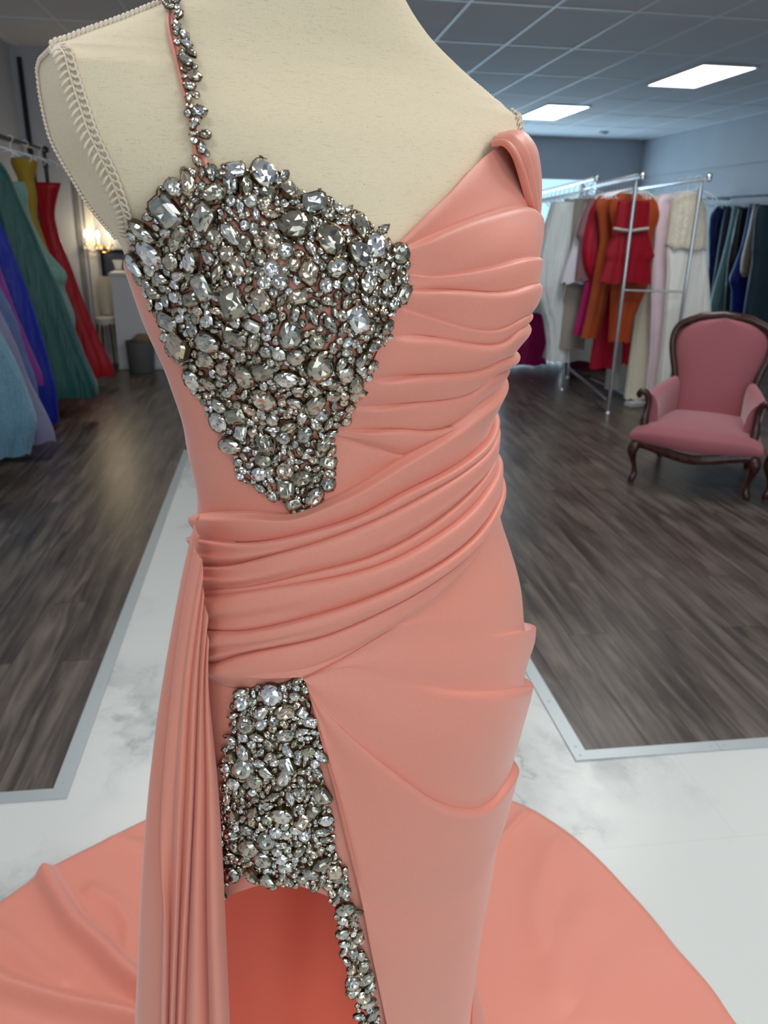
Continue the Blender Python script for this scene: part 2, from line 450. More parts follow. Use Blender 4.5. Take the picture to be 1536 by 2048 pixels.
def _pchip(x, xs, ys):
    h = np.diff(xs); dl = np.diff(ys) / h
    d = np.zeros_like(ys)
    for i in range(1, len(xs) - 1):
        if dl[i-1] * dl[i] > 0:
            w1, w2 = 2*h[i] + h[i-1], h[i] + 2*h[i-1]
            d[i] = (w1 + w2) / (w1 / dl[i-1] + w2 / dl[i])
    d[0], d[-1] = dl[0], dl[-1]
    x = np.clip(x, xs[0], xs[-1])
    i = np.clip(np.searchsorted(xs, x) - 1, 0, len(xs) - 2)
    t = (x - xs[i]) / h[i]
    return ((2*t**3 - 3*t**2 + 1) * ys[i] + (t**3 - 2*t**2 + t) * h[i] * d[i] + (-2*t**3 + 3*t**2) * ys[i+1] + (t**3 - t**2) * h[i] * d[i+1])
def body(th, z):
    """point of the torso surface at angle th (90 deg = centre front, 0 = the side turned away) and height z"""
    th = np.asarray(th, float); z = np.asarray(z, float)
    cx, a, bf, bb, c = [_pchip(z, KNOT[:, 0], KNOT[:, k]) for k in range(1, 6)]
    u = np.clip(a / c * np.cos(th), -a, a)
    sf = 0.5 + 0.5 * np.tanh(np.sin(th) * 6)
    v = (bf * sf + bb * (1 - sf)) * np.sin(th)
    r = 0
    t = np.mod(th + math.pi / 2, 2 * math.pi) - math.pi / 2
    for t0, z0, h in BUST:
        r = r + h * np.exp(-((t - t0) / math.radians(24)) ** 2) * np.exp(-((z - z0) / np.where(z < z0, 0.065, 0.06)) ** 2)
    u = u + r * np.cos(th) * 0.5; v = v + r * np.sin(th)
    P = np.stack([cx + u * AX_U[0] + v * AX_F[0], AY + u * AX_U[1] + v * AX_F[1], z + 0 * u], -1)
    return P
def body_n(th, z):
    e = 1e-3
    a = body(th + e, z) - body(th - e, z); b = body(th, z + e) - body(th, z - e)
    n = np.cross(b, a); n /= np.linalg.norm(n, axis=-1, keepdims=True) + 1e-12
    return n
_zz = np.concatenate([np.linspace(0.0, 1.36, 200), np.linspace(1.363, 1.66, 150)])
_tt = np.linspace(0, 2 * math.pi, 361)[:-1]
_TZ = np.meshgrid(_tt, _zz)
_BP = body(_TZ[0], _TZ[1])
def _bvh(P):
    r, c, _ = P.shape
    idx = np.arange(r * c).reshape(r, c)
    q = np.stack([idx[:-1], np.roll(idx, -1, 1)[:-1], np.roll(idx, -1, 1)[1:], idx[1:]], -1).reshape(-1, 4)
    return BVHTree.FromPolygons(P.reshape(-1, 3).tolist(), q.tolist())
BV = _bvh(_BP)
_ts = np.linspace(-math.pi / 2, 1.5 * math.pi, 1441)
def theta_of(p):
    q = body(_ts, np.full_like(_ts, p[2]))
    # nearest section point
    return _ts[np.argmin(((q - p) ** 2).sum(1))]
def hit(x, y):
    """where the view ray through a measured photo point meets the torso: (theta, z)"""
    for k in range(200):
        d = ray(x, y); d = d / np.linalg.norm(d)
        loc, nn, i, dist = BV.ray_cast(Vector(CAM), Vector(d))
        if loc is not None:
            p = np.array(loc); return np.array([theta_of(p), p[2]])
        x += 2.0 if x < 680 else -2.0
    raise RuntimeError('miss')
def tz(pts): return np.array([hit(x, y) for x, y in pts])

def resample(P, m, smooth=3):
    P = np.asarray(P, float)
    w = P.copy()
    if P.shape[1] == 2: w = P * np.array([0.16, 1.0])
    s = np.concatenate([[0], np.cumsum(np.linalg.norm(np.diff(w, axis=0), axis=1))]); s /= s[-1]
    t = np.linspace(0, 1, m)
    Q = np.stack([np.interp(t, s, P[:, k]) for k in range(P.shape[1])], 1)
    win = max(3, m // (2 * len(P)))
    for _ in range(smooth):
        pad = np.concatenate([2 * Q[0] - Q[1:win+1][::-1], Q, 2 * Q[-1] - Q[-win-1:-1][::-1]])
        ker = np.ones(2 * win // 2 + 1); ker /= len(ker)
        R_ = np.stack([np.convolve(pad[:, k], ker, 'same') for k in range(P.shape[1])], 1)[win:-win]
        R_[0], R_[-1] = Q[0], Q[-1]; Q = R_
    return Q
def sstep(a, b, x):
    t = np.clip((x - a) / (b - a), 0, 1); return t * t * (3 - 2 * t)

def sheet(name, curves, prof, mat, parent, on_body=True, nu=160, nv=18, ref=None, fpow=1.4, smooth=3, tuck=0.0, tucktop=0.0, angle=None):
    """cloth spanned between crease lines; between two creases it bulges by prof(k, f, u) -> (out, lift)"""
    cs = [resample(c, nu, smooth) for c in curves]
    rows, fk = [], []
    n = len(cs) - 1
    for k in range(n):
        fs = np.linspace(0, 1, nv) ** fpow
        if k < n - 1: fs = fs[:-1]
        for f in fs:
            rows.append(cs[k] * (1 - f) + cs[k + 1] * f); fk.append((k, f))
    G = np.array(rows)
    P = body(G[..., 0], G[..., 1]) if on_body else G
    if on_body:
        nn = body_n(G[..., 0], G[..., 1])
    else:
        du = np.gradient(P, axis=1); dv = np.gradient(P, axis=0); nn = np.cross(du, dv)
        nn /= np.linalg.norm(nn, axis=-1, keepdims=True) + 1e-12
        sgn = np.sign((nn * ref).sum(-1, keepdims=True)); sgn[sgn == 0] = 1; nn = nn * sgn
    dv = np.gradient(P, axis=0); dv /= np.linalg.norm(dv, axis=-1, keepdims=True) + 1e-12
    u = np.linspace(0, 1, nu)
    for i, (k, f) in enumerate(fk):
        o, l = prof(k, f, u)
        P[i] = P[i] + nn[i] * np.reshape(o, (-1, 1)) - dv[i] * np.reshape(l, (-1, 1))
    if tuck:
        P = np.concatenate([P, (P[-1] - nn[-1] * tuck)[None]])
    if tucktop:
        P = np.concatenate([(P[0] - nn[0] * tucktop)[None], P])
    return fast_grid(name, P, mat, parent, angle=angle)

def wob(u, *ph):
    return sum(math.sin(3.1 * p) * 0 + np.sin(u * (5 + 3.7 * i) + p * 2.3) / (i + 1) for i, p in enumerate(ph))

# ------------------------------------------------------------------ the mannequin
def linen():
    m, nt, b = nmat('cream_linen')
    tc = N(nt, 'ShaderNodeTexCoord')
    a = N(nt, 'ShaderNodeMapping'); a.inputs['Scale'].default_value = (110, 110, 2600)
    c = N(nt, 'ShaderNodeMapping'); c.inputs['Scale'].default_value = (2600, 2600, 260)
    n1 = N(nt, 'ShaderNodeTexNoise'); n1.inputs['Scale'].default_value = 1; n1.inputs['Detail'].default_value = 2
    n2 = N(nt, 'ShaderNodeTexNoise'); n2.inputs['Scale'].default_value = 1; n2.inputs['Detail'].default_value = 2
    nt.links.new(tc.outputs['Object'], a.inputs[0]); nt.links.new(tc.outputs['Object'], c.inputs[0])
    nt.links.new(a.outputs[0], n1.inputs['Vector']); nt.links.new(c.outputs[0], n2.inputs['Vector'])
    ad = N(nt, 'ShaderNodeMath', operation='ADD'); nt.links.new(n1.outputs['Fac'], ad.inputs[0]); nt.links.new(n2.outputs['Fac'], ad.inputs[1])
    r = ramp(nt, ad.outputs[0], [(0.7, lin(198, 176, 142)), (1.0, lin(226, 207, 174)), (1.3, lin(238, 222, 194))])
    sp = N(nt, 'ShaderNodeTexNoise'); sp.inputs['Scale'].default_value = 420; sp.inputs['Detail'].default_value = 1
    nt.links.new(tc.outputs['Object'], sp.inputs['Vector'])
    sr = ramp(nt, sp.outputs['Fac'], [(0.80, (0, 0, 0, 1)), (0.84, (1, 1, 1, 1))])
    mx = N(nt, 'ShaderNodeMix', data_type='RGBA'); mx.inputs['B'].default_value = lin(150, 122, 92)
    nt.links.new(sr.outputs[0], mx.inputs['Factor']); nt.links.new(r.outputs[0], mx.inputs['A'])
    nt.links.new(mx.outputs['Result'], b.inputs['Base Color'])
    b.inputs['Roughness'].default_value = 0.85; b.inputs['Sheen Weight'].default_value = 0.15
    bp = N(nt, 'ShaderNodeBump'); bp.inputs['Strength'].default_value = 0.2; bp.inputs['Distance'].default_value = 0.0005
    nt.links.new(ad.outputs[0], bp.inputs['Height']); nt.links.new(bp.outputs[0], b.inputs['Normal'])
    return m
LINEN = linen()
BRAID = plain('cream_gimp_braid', lin(226, 210, 190), 0.6)
form = thing('dress_form', 'cream linen mannequin torso with braided trim wearing the salmon gown', 'mannequin', (0.07, AY, 0.0))
form_off = -np.array([0.07, AY, 0.0])
def F(P): return np.asarray(P, float) + form_off      # into the form's own frame
zz = np.concatenate([np.linspace(0.93, 1.34, 60), np.linspace(1.345, 1.494, 60), np.linspace(1.496, 1.53, 40), np.linspace(1.532, 1.66, 50)])
TT = np.meshgrid(np.linspace(0, 2 * math.pi, 361)[:-1], zz)
Pf = body(TT[0], TT[1]); Pf -= body_n(TT[0], TT[1]) * 0.0004
fast_grid('torso', F(Pf), LINEN, form, closed=True, angle=28)
m_ = MB(); m_.tube([(0, 0.085, 0.03), (0, 0.085, 0.93)], 0.016, 16); m_.build('pole', DARKMETAL, form)
m_ = MB(); m_.lathe([(0.15, 0.004), (0.15, 0.018), (0.05, 0.03), (0.02, 0.06)], (0, 0.085, 0), 32); m_.build('stand_base', DARKMETAL, form)
m_ = MB(); m_.lathe([(0.058, 0.0), (0.05, 0.01), (0.02, 0.016)], (0.0352 - 0.07, 0.0, 1.66), 24); m_.build('neck_cap', LINEN, form)

def clip_edge(z, side, back=False):
    """edge of the flat armhole plate; side -1: the near shoulder, +1: the far one"""
    c = _pchip(np.array([z]), KNOT[:, 0], KNOT[:, 5])[0]
    a0 = math.acos(min(c, 0.9999))
    return {(-1, False): math.pi - a0, (-1, True): math.pi + a0, (1, False): a0, (1, True): -a0}[(side, back)]
def frame(path):
    path = np.array(path); T = np.gradient(path, axis=0); T /= np.linalg.norm(T, axis=1, keepdims=True); return T
def gimp(path, nrm, name, width=0.0085):
    """scroll braid: a row of curls on one side, slanted leaves on the other, a cord between"""
    Q = resample(path, 400, 1); NN = resample(nrm, 400, 1); NN /= np.linalg.norm(NN, axis=1, keepdims=True)
    T = frame(Q); B = np.cross(NN, T)
    s = np.concatenate([[0], np.cumsum(np.linalg.norm(np.diff(Q, axis=0), axis=1))])
    mb = MB(); step = 0.0046; n = int(s[-1] / step)
    for i in range(n):
        j = int(np.interp((i + 0.5) * step, s, np.arange(400)))
        p, t, b, nn = Q[j] + NN[j] * 0.0012, T[j], B[j], NN[j]
        w = width
        curl = [p + b * (0.15 * w + 0.5 * w * (1 - math.cos(a)) * 0.5 + 0.1 * w) + t * (0.0028 * math.sin(a) - 0.0020) + nn * 0.0006 for a in np.linspace(0, 5.4, 12)]
        mb.tube(curl, 0.0008, 5)
        leaf = [p + b * (0.1 * w - q * w * 0.95) + t * (0.0048 * q ** 1.3) + nn * (0.0008 * math.sin(q * 3.1)) for q in np.linspace(0, 1, 5)]
        mb.tube(leaf, [0.0006, 0.0010, 0.0012, 0.0011, 0.0007], 5)
    mb.tube([Q[j] + NN[j] * 0.0012 + B[j] * 0.1 * width for j in range(0, 400, 4)], 0.0009, 5)
    mb.v = [tuple(F(v)) for v in mb.v]
    return mb.build(name, BRAID, form, angle=None)
def cord(path, nrm, name, r=0.0021):
    """twisted cord as a chain of slanted beads"""
    Q = resample(path, 300, 1); NN = resample(nrm, 300, 1); T = frame(Q); B = np.cross(NN, T)
    s = np.concatenate([[0], np.cumsum(np.linalg.norm(np.diff(Q, axis=0), axis=1))])
    mb = MB(); step = r * 1.55; n = int(s[-1] / step)
    for i in range(n):
        j = int(np.interp((i + 0.5) * step, s, np.arange(300)))
        p, t, b, nn = Q[j] - NN[j] * r * 0.75, T[j], B[j], NN[j]
        mb.tube([p - b * r * 0.9 - t * r * 0.9 + nn * r * 0.3, p - b * r * 0.3 - t * r * 0.3 + nn * r, p + b * r * 0.4 + t * r * 0.4 + nn * r, p + b * r * 1.0 + t * r * 0.9 + nn * r * 0.3],
                [r * 0.35, r * 0.75, r * 0.75, r * 0.35], 6)
    mb.v = [tuple(F(v)) for v in mb.v]
    return mb.build(name, BRAID, form, angle=None)
zs = np.linspace(1.502, 1.386, 60)
for side in (-1, 1):
    for back in (False, True):
        th_ = np.array([clip_edge(z, side, back) for z in zs])
        th_n = th_ + (0.25 if (side, back) in ((1, False), (-1, True)) else -0.25) * (1 if True else 1)
        # point on the front (or back) panel just beside the plate edge
        th_in = th_ - 0.03 * (1 if (side, back) in ((-1, False), (1, True)) else -1)
        p_ = body(th_in, zs); nr = body_n(th_in, zs)
        if not back: gimp(p_, nr, 'armhole_braid')
        else:
            tip = body(np.array([math.pi - 0.12 if side < 0 else 0.12]), np.array([1.504])); tn = AX_U * side * 0.6 + np.array([0, 0, .8])
            cord(np.concatenate([tip, body(th_, zs)]), np.concatenate([tn[None], body_n(th_, zs)]), 'armhole_cord', 0.0019)
    zr = np.concatenate([np.linspace(1.5015, 1.512, 20), np.linspace(1.5125, 1.60, 60)])
    thr = np.full_like(zr, math.pi - 0.12 if side < 0 else 0.12)
    nr = np.zeros((len(zr), 3)); nr[:, 2] = 1.0; nr[:, :] += AX_F * 0.5
    cord(body(thr, zr) + np.array([0, 0, 0.0006]), nr / np.linalg.norm(nr, axis=1, keepdims=True), 'shoulder_cord', 0.0022)

# ------------------------------------------------------------------ the salmon gown
gown = thing('evening_gown', 'salmon pink one-shoulder satin gown with jewelled bodice and long train, on the mannequin', 'gown', (0.07, AY, 0.0))
WORLD.add(gown.name)

# bodice shell: smooth side panel and everything beneath the pleats and stones
top_px = [(252, 528), (262, 500), (285, 455), (320, 405), (375, 352), (430, 350), (480, 356), (560, 385), (640, 425), (700, 455), (745, 480), (792, 492), (850, 432), (930, 347), (1000, 288)]
tt = tz(top_px); o_ = np.argsort(tt[:, 0]); tt = tt[o_]
ths = np.linspace(-math.pi / 2, 1.5 * math.pi, 481)
ztop = np.interp(ths, np.concatenate([[-math.pi/2, -0.6, 0.1], tt[:, 0], [3.7, 4.6]]), np.concatenate([[1.35, 1.36, 1.45], tt[:, 1], [1.35, 1.35]]))
w_ = np.linspace(0, 1, 90)[:, None]
ZZ = 1.06 * (1 - w_) + ztop[None, :] * w_
TH = np.repeat(ths[None, :], 90, 0)
P = body(TH, ZZ); nn = body_n(TH, ZZ); P = P + nn * 0.0035
P = np.concatenate([P, (P[-1] - nn[-1] * 0.004)[None]])
fast_grid('bodice', P, SATIN, gown, angle=50)

# pleated cup and midriff
def T(px, ext=None):
    a = tz(px)
    if ext:
        a = np.concatenate([a, np.array([[a[-1, 0] - d, a[-1, 1] + dz] for d, dz in ext])])
    return a
E1 = ((0.35, 0.0), (0.9, -0.01))
cup = [
 T([(790, 490), (850, 431), (930, 346), (985, 297), (1018, 300), (1040, 350), (1056, 400)], E1),
 T([(793, 500), (840, 480), (900, 458), (960, 440), (1010, 425), (1045, 420), (1060, 432)], E1),
 T([(798, 545), (850, 553), (920, 546), (980, 535), (1030, 520), (1060, 518)], E1),
 T([(800, 582), (840, 577), (900, 580), (970, 588), (1015, 585), (1042, 572)], E1),
 T([(775, 606), (830, 622), (900, 648), (960, 660), (1000, 655), (1028, 630)], E1),
 T([(760, 664), (810, 667), (860, 673), (920, 684), (975, 687), (1002, 678), (1015, 655)], E1),
 T([(720, 749), (790, 748), (860, 748), (920, 743), (960, 734), (985, 716)], E1),
 T([(690, 803), (740, 806), (800, 804), (870, 799), (920, 789), (950, 770), (966, 745)], E1),
 T([(672, 853), (740, 853), (790, 855), (850, 863), (890, 850), (925, 825), (950, 795)], E1),
 T([(662, 862), (700, 873), (750, 890), (800, 912), (850, 880), (910, 835), (950, 800)], E1),
 T([(640, 1000), (690, 985), (740, 955), (797, 912), (862, 872), (915, 836), (955, 806)], E1),
]
cupH = [.0035, .0055, .003, .0050, .0030, .0062, .0062, .0048, .0060, .0015]
def cup_prof(k, f, u):
    h = cupH[k]
    left = sstep(0.0, 0.12, u) * 0.85 + 0.15
    rise = sstep(0, 0.16, f) if k != 0 else 1.0
    o = 0.0055 + h * left * rise * math.cos(f * math.pi / 2) ** 0.8
    o = o + 0.0008 * np.sin(u * 9 + k * 2.1 + f * 3) * f * (1 - f) * 4
    if k in (2,):     # the little spur at the side seam
        o = o + 0.010 * np.exp(-((u - 0.74) / 0.09) ** 2) * math.exp(-((f - 0.12) / 0.12) ** 2)
    if k in (5, 6):
        o = o + 0.004 * sstep(0.5, 0.8, u) * math.exp(-((f - 0.25) / 0.25) ** 2)
    l = h * (0.55 if k != 2 else 0.25) * left * sstep(0.05, 0.25, u) * math.exp(-((f - 0.07) / 0.09) ** 2) * (0 if k == 0 else 1)
    return o, l
sheet('pleated_cup', cup, cup_prof, SATIN, gown, nu=200, nv=22, tucktop=0.004)

# gathered drape turning over the far side of the bust
def px3(pts): return np.array([at(x, y, Y) for x, y, Y in pts])
sh = [
 px3([(984, 294, 0.674), (1006, 288, 0.664), (1024, 312, 0.664), (1036, 350, 0.669), (1050, 400, 0.679), (1064, 440, 0.694), (1068, 500, 0.714)]),
 px3([(986, 283, 0.679), (1018, 276, 0.664), (1040, 306, 0.664), (1050, 350, 0.674), (1060, 400, 0.684), (1068, 450, 0.709), (1069, 500, 0.724)]),
 px3([(992, 275, 0.689), (1030, 268, 0.674), (1054, 302, 0.674), (1062, 350, 0.684), (1067, 400, 0.699), (1070, 450, 0.719), (1070, 500, 0.734)]),
 px3([(1004, 270, 0.709), (1040, 264, 0.704), (1066, 300, 0.704), (1072, 350, 0.714), (1073, 400, 0.729), (1072, 450, 0.744), (1070, 500, 0.754)]),
 px3([(1020, 268, 0.780), (1044, 265, 0.780), (1066, 296, 0.780), (1072, 350, 0.790), (1072, 400, 0.790), (1071, 450, 0.800), (1068, 500, 0.810)]),
]
def sh_prof(k, f, u):
    return (0.0055 if k < 4 else 0.003) * math.sin(math.pi * f) ** 0.7 * (0.5 + 0.5 * np.sin(np.clip(u, 0, 1) * math.pi)) + 0 * u, 0 * u
_zb = np.linspace(1.462, 1.375, 7)     # the drape carries on over the far side and is caught on the back
for th_ in (-0.25, -0.9):
    sh.append(body(np.full(7, th_), _zb) + body_n(np.full(7, th_), _zb) * 0.006)
sheet('side_drape', sh, sh_prof, SATIN, gown, on_body=False, nu=90, nv=12, ref=np.array([0.5, -0.8, 0.3]))
bk = [
 px3([(1046, 600, .735), (1030, 650, .73), (1012, 695, .725), (988, 730, .72)]),
 px3([(1056, 590, .76), (1040, 650, .755), (1018, 705, .75), (985, 738, .745)]),
 px3([(1062, 585, .79), (1044, 650, .785), (1019, 708, .78), (982, 742, .78)]),
]
_zb = np.linspace(1.335, 1.265, 4)
for th_ in (-0.15, -0.9):
    bk.append(body(np.full(4, th_), _zb) + body_n(np.full(4, th_), _zb) * 0.006)
sheet('back_wrap', bk, lambda k, f, u: (0.004 * math.sin(math.pi * f) + 0 * u, 0 * u), SATIN, gown, on_body=False, nu=50, nv=10, ref=np.array([0.6, -0.7, 0]))

# skirt wrap: large soft folds swinging from the sash to the far hip
ES = lambda dz: ((0.4, dz * .3), (1.2, dz * .5), (2.4, dz * .6), (3.2, dz * .6))
ES2 = ((.18, -.018), (.5, -.045), (1.2, -.06), (2.4, -.06), (3.2, -.06))
skirt = [
 T([(470, 1340), (560, 1320), (700, 1250), (800, 1160), (900, 1060), (950, 1000), (968, 960)], ES(0.02)),
 T([(600, 1345), (680, 1308), (760, 1262), (850, 1190), (920, 1100), (960, 1070), (998, 1062)], ES(0.02)),
 T([(603, 1347), (690, 1308), (780, 1250), (808, 1238), (860, 1250), (930, 1264), (985, 1267), (1024, 1260)], ES2),
 T([(605, 1349), (650, 1330), (690, 1315), (780, 1350), (870, 1374), (950, 1384), (1000, 1380), (1022, 1374)], ES2),
 T([(608, 1352), (640, 1405), (690, 1462), (770, 1540), (850, 1598), (910, 1618), (955, 1614), (982, 1590)], ((.18, 0.004), (.5, -.02), (1.2, -.04), (2.4, -.04), (3.2, -.04))),
 T([(612, 1360), (640, 1450), (672, 1570), (700, 1680), (722, 1790), (790, 1800), (880, 1790), (955, 1760)], ES(0.03)),
 T([(614, 1366), (645, 1480), (680, 1620), (712, 1760), (745, 1930), (775, 2060), (850, 2060), (922, 2030)], ES(0.0)),
 T([(616, 1372), (648, 1500), (684, 1650), (720, 1800), (760, 2000), (800, 2230), (860, 2230), (910, 2200)], ES(0.0)),
]
skH = [.002, .003, .0075, .0085, .0085, .003, .002]
def sk_prof(k, f, u):
    h = skH[k]
    rise = sstep(0, 0.06, f) if k >= 2 else 1.0
    # the wrap's rolled opening edge
    o = 0.0065 + 0.004 * sstep(0.10, 0.0, u)
    if k in (2, 3, 4):
        start = {2: .22, 3: .10, 4: .02}[k]
        amp = sstep(start, start + .16, u)
        lip = {2: .010, 3: .009, 4: .004}[k] * np.exp(-((u - .45) / .05) ** 2)
        o = o + (h * amp + lip) * rise * (0.25 + 0.75 * math.cos(f * math.pi / 2) ** 1.6) * math.exp(-f * 1.2)
        l = (h * (0.9 if k == 4 else 0.6) * amp + lip * (.6 if k != 3 else .35)) * math.exp(-((f - 0.05) / 0.06) ** 2)
    else:
        l = 0 * u
    if k in (3, 4):   # soft secondary swag between the folds
        o = o + 0.0025 * np.exp(-((u - 0.3) / 0.16) ** 2) * math.sin(math.pi * f) ** 2
    o = o + 0.0012 * np.sin(u * 11 + k * 1.7 + f * 4.0) * f * (1 - f) * 4
    return o, l
sheet('wrap_skirt', skirt, sk_prof, SATIN, gown, nu=260, nv=24)

# the pink under panel that carries the lower jewelled piece, with its curved hem
pan_l = [(418, 1340), (424, 1420), (432, 1500), (440, 1600), (446, 1690), (448, 1800)]
rowsP = []
for t in np.linspace(0, 1, 40):
    y = 1330 + (1770 - 1330) * t
    rowsP.append([(np.interp(y, [1330, 1500, 1770], [405, 418, 434]) * (1 - s) + np.interp(y, [1330, 1480, 1600, 1770], [640, 672, 700, 728]) * s,
                   y - (0 if t < .6 else (t - .6) / .4 * 0) + (t ** 3) * (38 * abs(s - .42) ** 1.5 * 4 - 12)) for s in np.linspace(0, 1, 40)])
PT = np.array([[hit(x, y) for x, y in r] for r in rowsP])
Pn = body(PT[..., 0], PT[..., 1]) + body_n(PT[..., 0], PT[..., 1]) * 0.0035
# carry the panel on round the near hip, under the cascade
PE = np.concatenate([np.stack([PT[:, 0] + d, PT[:, 1]], -1)[:, None] if False else np.stack([PT[:, 0, 0] + d, PT[:, 0, 1]], -1)[:, None] for d in np.linspace(1.6, 0.08, 30)], 1)
PT = np.concatenate([PE, PT], 1)
Pn = body(PT[..., 0], PT[..., 1]) + body_n(PT[..., 0], PT[..., 1]) * 0.0035
fast_grid('under_panel', Pn, SATIN, gown)
# jewelled border strip that runs down the wrap's opening edge
edge_c = [(668, 1775), (690, 1810), (700, 1860), (712, 1920), (726, 1985), (736, 2048), (742, 2110)]
edge_o = [(726, 1772), (734, 1810), (742, 1860), (756, 1920), (770, 1985), (782, 2048), (790, 2110)]
eg = np.array([[hit(x, y) for x, y in edge_c], [hit(x, y) for x, y in edge_o]])
G = np.array([[eg[0][i] * (1 - s) + eg[1][i] * s for i in range(len(edge_c))] for s in np.linspace(0, 1, 6)])
fast_grid('border_strip', body(G[..., 0], G[..., 1]) + body_n(G[..., 0], G[..., 1]) * 0.0035, SATIN, gown)

# lining seen through the slit: the inside of the back of the skirt
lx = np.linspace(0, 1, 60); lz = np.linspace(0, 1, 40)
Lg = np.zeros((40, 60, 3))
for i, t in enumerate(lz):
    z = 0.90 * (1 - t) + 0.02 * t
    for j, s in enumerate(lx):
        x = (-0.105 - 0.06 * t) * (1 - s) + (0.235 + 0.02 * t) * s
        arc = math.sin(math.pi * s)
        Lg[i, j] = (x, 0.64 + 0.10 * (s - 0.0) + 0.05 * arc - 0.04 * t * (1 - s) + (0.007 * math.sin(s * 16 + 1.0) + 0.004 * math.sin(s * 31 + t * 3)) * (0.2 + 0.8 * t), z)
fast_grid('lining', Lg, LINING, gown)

# sash swept from the gathered hip round the waist
EX = lambda dz: ((0.35, dz * .6), (0.9, dz), (1.6, dz * 1.1))
sash = [
 T([(404, 1030), (430, 1021), (500, 1015), (550, 1020), (588, 1026), (640, 998), (690, 976), (732, 949), (797, 905), (862, 866), (909, 832), (945, 798)], EX(.02)),
 T([(400, 1076), (440, 1081), (510, 1086), (572, 1074), (640, 1052), (720, 1024), (794, 978), (870, 942), (920, 908), (950, 878)], EX(.02)),
 T([(399, 1136), (430, 1136), (485, 1132), (567, 1104), (649, 1076), (745, 1031), (842, 978), (920, 926), (953, 893)], EX(.015)),
 T([(397, 1192), (445, 1180), (519, 1173), (620, 1141), (726, 1116), (818, 1068), (890, 1011), (935, 962), (960, 918)], EX(.015)),
 T([(398, 1203), (440, 1194), (500, 1184), (562, 1168), (678, 1149), (769, 1121), (842, 1078), (904, 1034), (945, 980), (963, 940)], EX(.01)),
 T([(404, 1259), (440, 1256), (490, 1264), (601, 1238), (745, 1190), (842, 1141), (920, 1080), (955, 1030), (970, 990)], EX(.005)),
 T([(408, 1320), (425, 1327), (450, 1320), (490, 1300), (560, 1285), (640, 1268), (745, 1222), (842, 1168), (920, 1106), (958, 1054), (973, 1015)], EX(.0)),
 T([(410, 1340), (420, 1355), (445, 1368), (480, 1374), (553, 1367), (630, 1338), (726, 1285), (808, 1232), (890, 1168), (945, 1094), (974, 1050)], EX(-.005)),
]
saH = [.007, .009, .010, .0075, .0115, .011, .004]
def sa_prof(k, f, u):
    u0 = u
    h = saH[k] * (0.75 + 0.35 * np.sin(u * math.pi))
    o = 0.0095 + h * sstep(0, 0.13, f) * math.cos(f * math.pi / 2) ** 0.75
    # small gathers close to the hip
    u = np.clip((u - .07) / .93, 0, 1)
    g = (1 - sstep(0.03, 0.30, u))
    o = o + g * 0.0030 * math.sin(f * math.pi * (4 if k in (1, 2, 4, 5) else 2) + k) - g * 0.001
    # the gather is stitched down at the seam
    o = o - 0.010 * (1 - sstep(0.0, 0.07, u)) ** 2
    if k == 6: o = o - 0.004 * sstep(.6, 1, f)
    if k in (2, 4): o = o + 0.0022 * np.exp(-((f - 0.62) / 0.12) ** 2) * sstep(.2, .6, u)
    o = 0.003 + (o - 0.003) * sstep(0.05, 0.17, u0)
    l = h * 0.5 * math.exp(-((f - 0.08) / 0.10) ** 2) * sstep(0.05, 0.17, u0)
    if k == 0: l = l * 0
    return o, l
sash = [np.concatenate([np.array([[c[0, 0] + 0.5, c[0, 1] - .004]]), c]) for c in sash]
sheet('waist_sash', sash, sa_prof, SATIN, gown, nu=260, nv=20, fpow=1.3, tuck=0.007, tucktop=0.007)

# cascade of cloth hanging from the gathered hip
dr = [
 px3([(400, 1030, 0.600), (385, 1080, 0.604), (366, 1180, 0.604), (346, 1300, 0.6), (326, 1430, 0.596), (308, 1600, 0.592), (293, 1780, 0.588), (276, 2048, 0.584), (262, 2420, 0.58)]),
 px3([(400, 1072, 0.584), (384, 1130, 0.582), (366, 1250, 0.580), (347, 1400, 0.576), (332, 1600, 0.570), (328, 1800, 0.554), (322, 2048, 0.548), (318, 2420, 0.542)]),
 px3([(404, 1118, 0.572), (390, 1190, 0.57), (372, 1300, 0.568), (360, 1420, 0.566), (348, 1600, 0.56), (342, 1800, 0.554), (338, 2048, 0.548), (334, 2420, 0.542)]),
 px3([(405, 1168, 0.572), (395, 1250, 0.57), (382, 1350, 0.568), (375, 1480, 0.566), (366, 1650, 0.56), (358, 1850, 0.554), (352, 2048, 0.548), (346, 2420, 0.542)]),
 px3([(407, 1205, 0.572), (401, 1285, 0.57), (396, 1400, 0.568), (390, 1550, 0.566), (382, 1720, 0.56), (376, 1880, 0.554), (370, 2048, 0.548), (364, 2420, 0.542)]),
 px3([(409, 1255, 0.572), (407, 1325, 0.57), (408, 1420, 0.568), (412, 1560, 0.566), (412, 1720, 0.56), (414, 1880, 0.554), (418, 2048, 0.548), (424, 2420, 0.542)]),
 px3([(413, 1300, 0.572), (415, 1370, 0.57), (424, 1450, 0.568), (436, 1560, 0.566), (445, 1700, 0.56), (452, 1860, 0.554), (460, 2048, 0.548), (474, 2420, 0.542)]),
]
drH = [.012, .011, .010, .010, .014, .015]
def dr_prof(k, f, u):
    h = drH[k] * (0.35 + 0.65 * sstep(0.02, 0.5, u))
    return h * math.sin(math.pi * min(1, f ** 0.85)) ** 0.8 + 0.0012 * np.sin(u * 7 + k * 2) * f * (1 - f) * 4, 0 * u
sheet('hip_cascade', dr, dr_prof, SATIN, gown, on_body=False, nu=170, nv=16, fpow=1.0, ref=np.array([-0.35, -0.9, 0.1]))

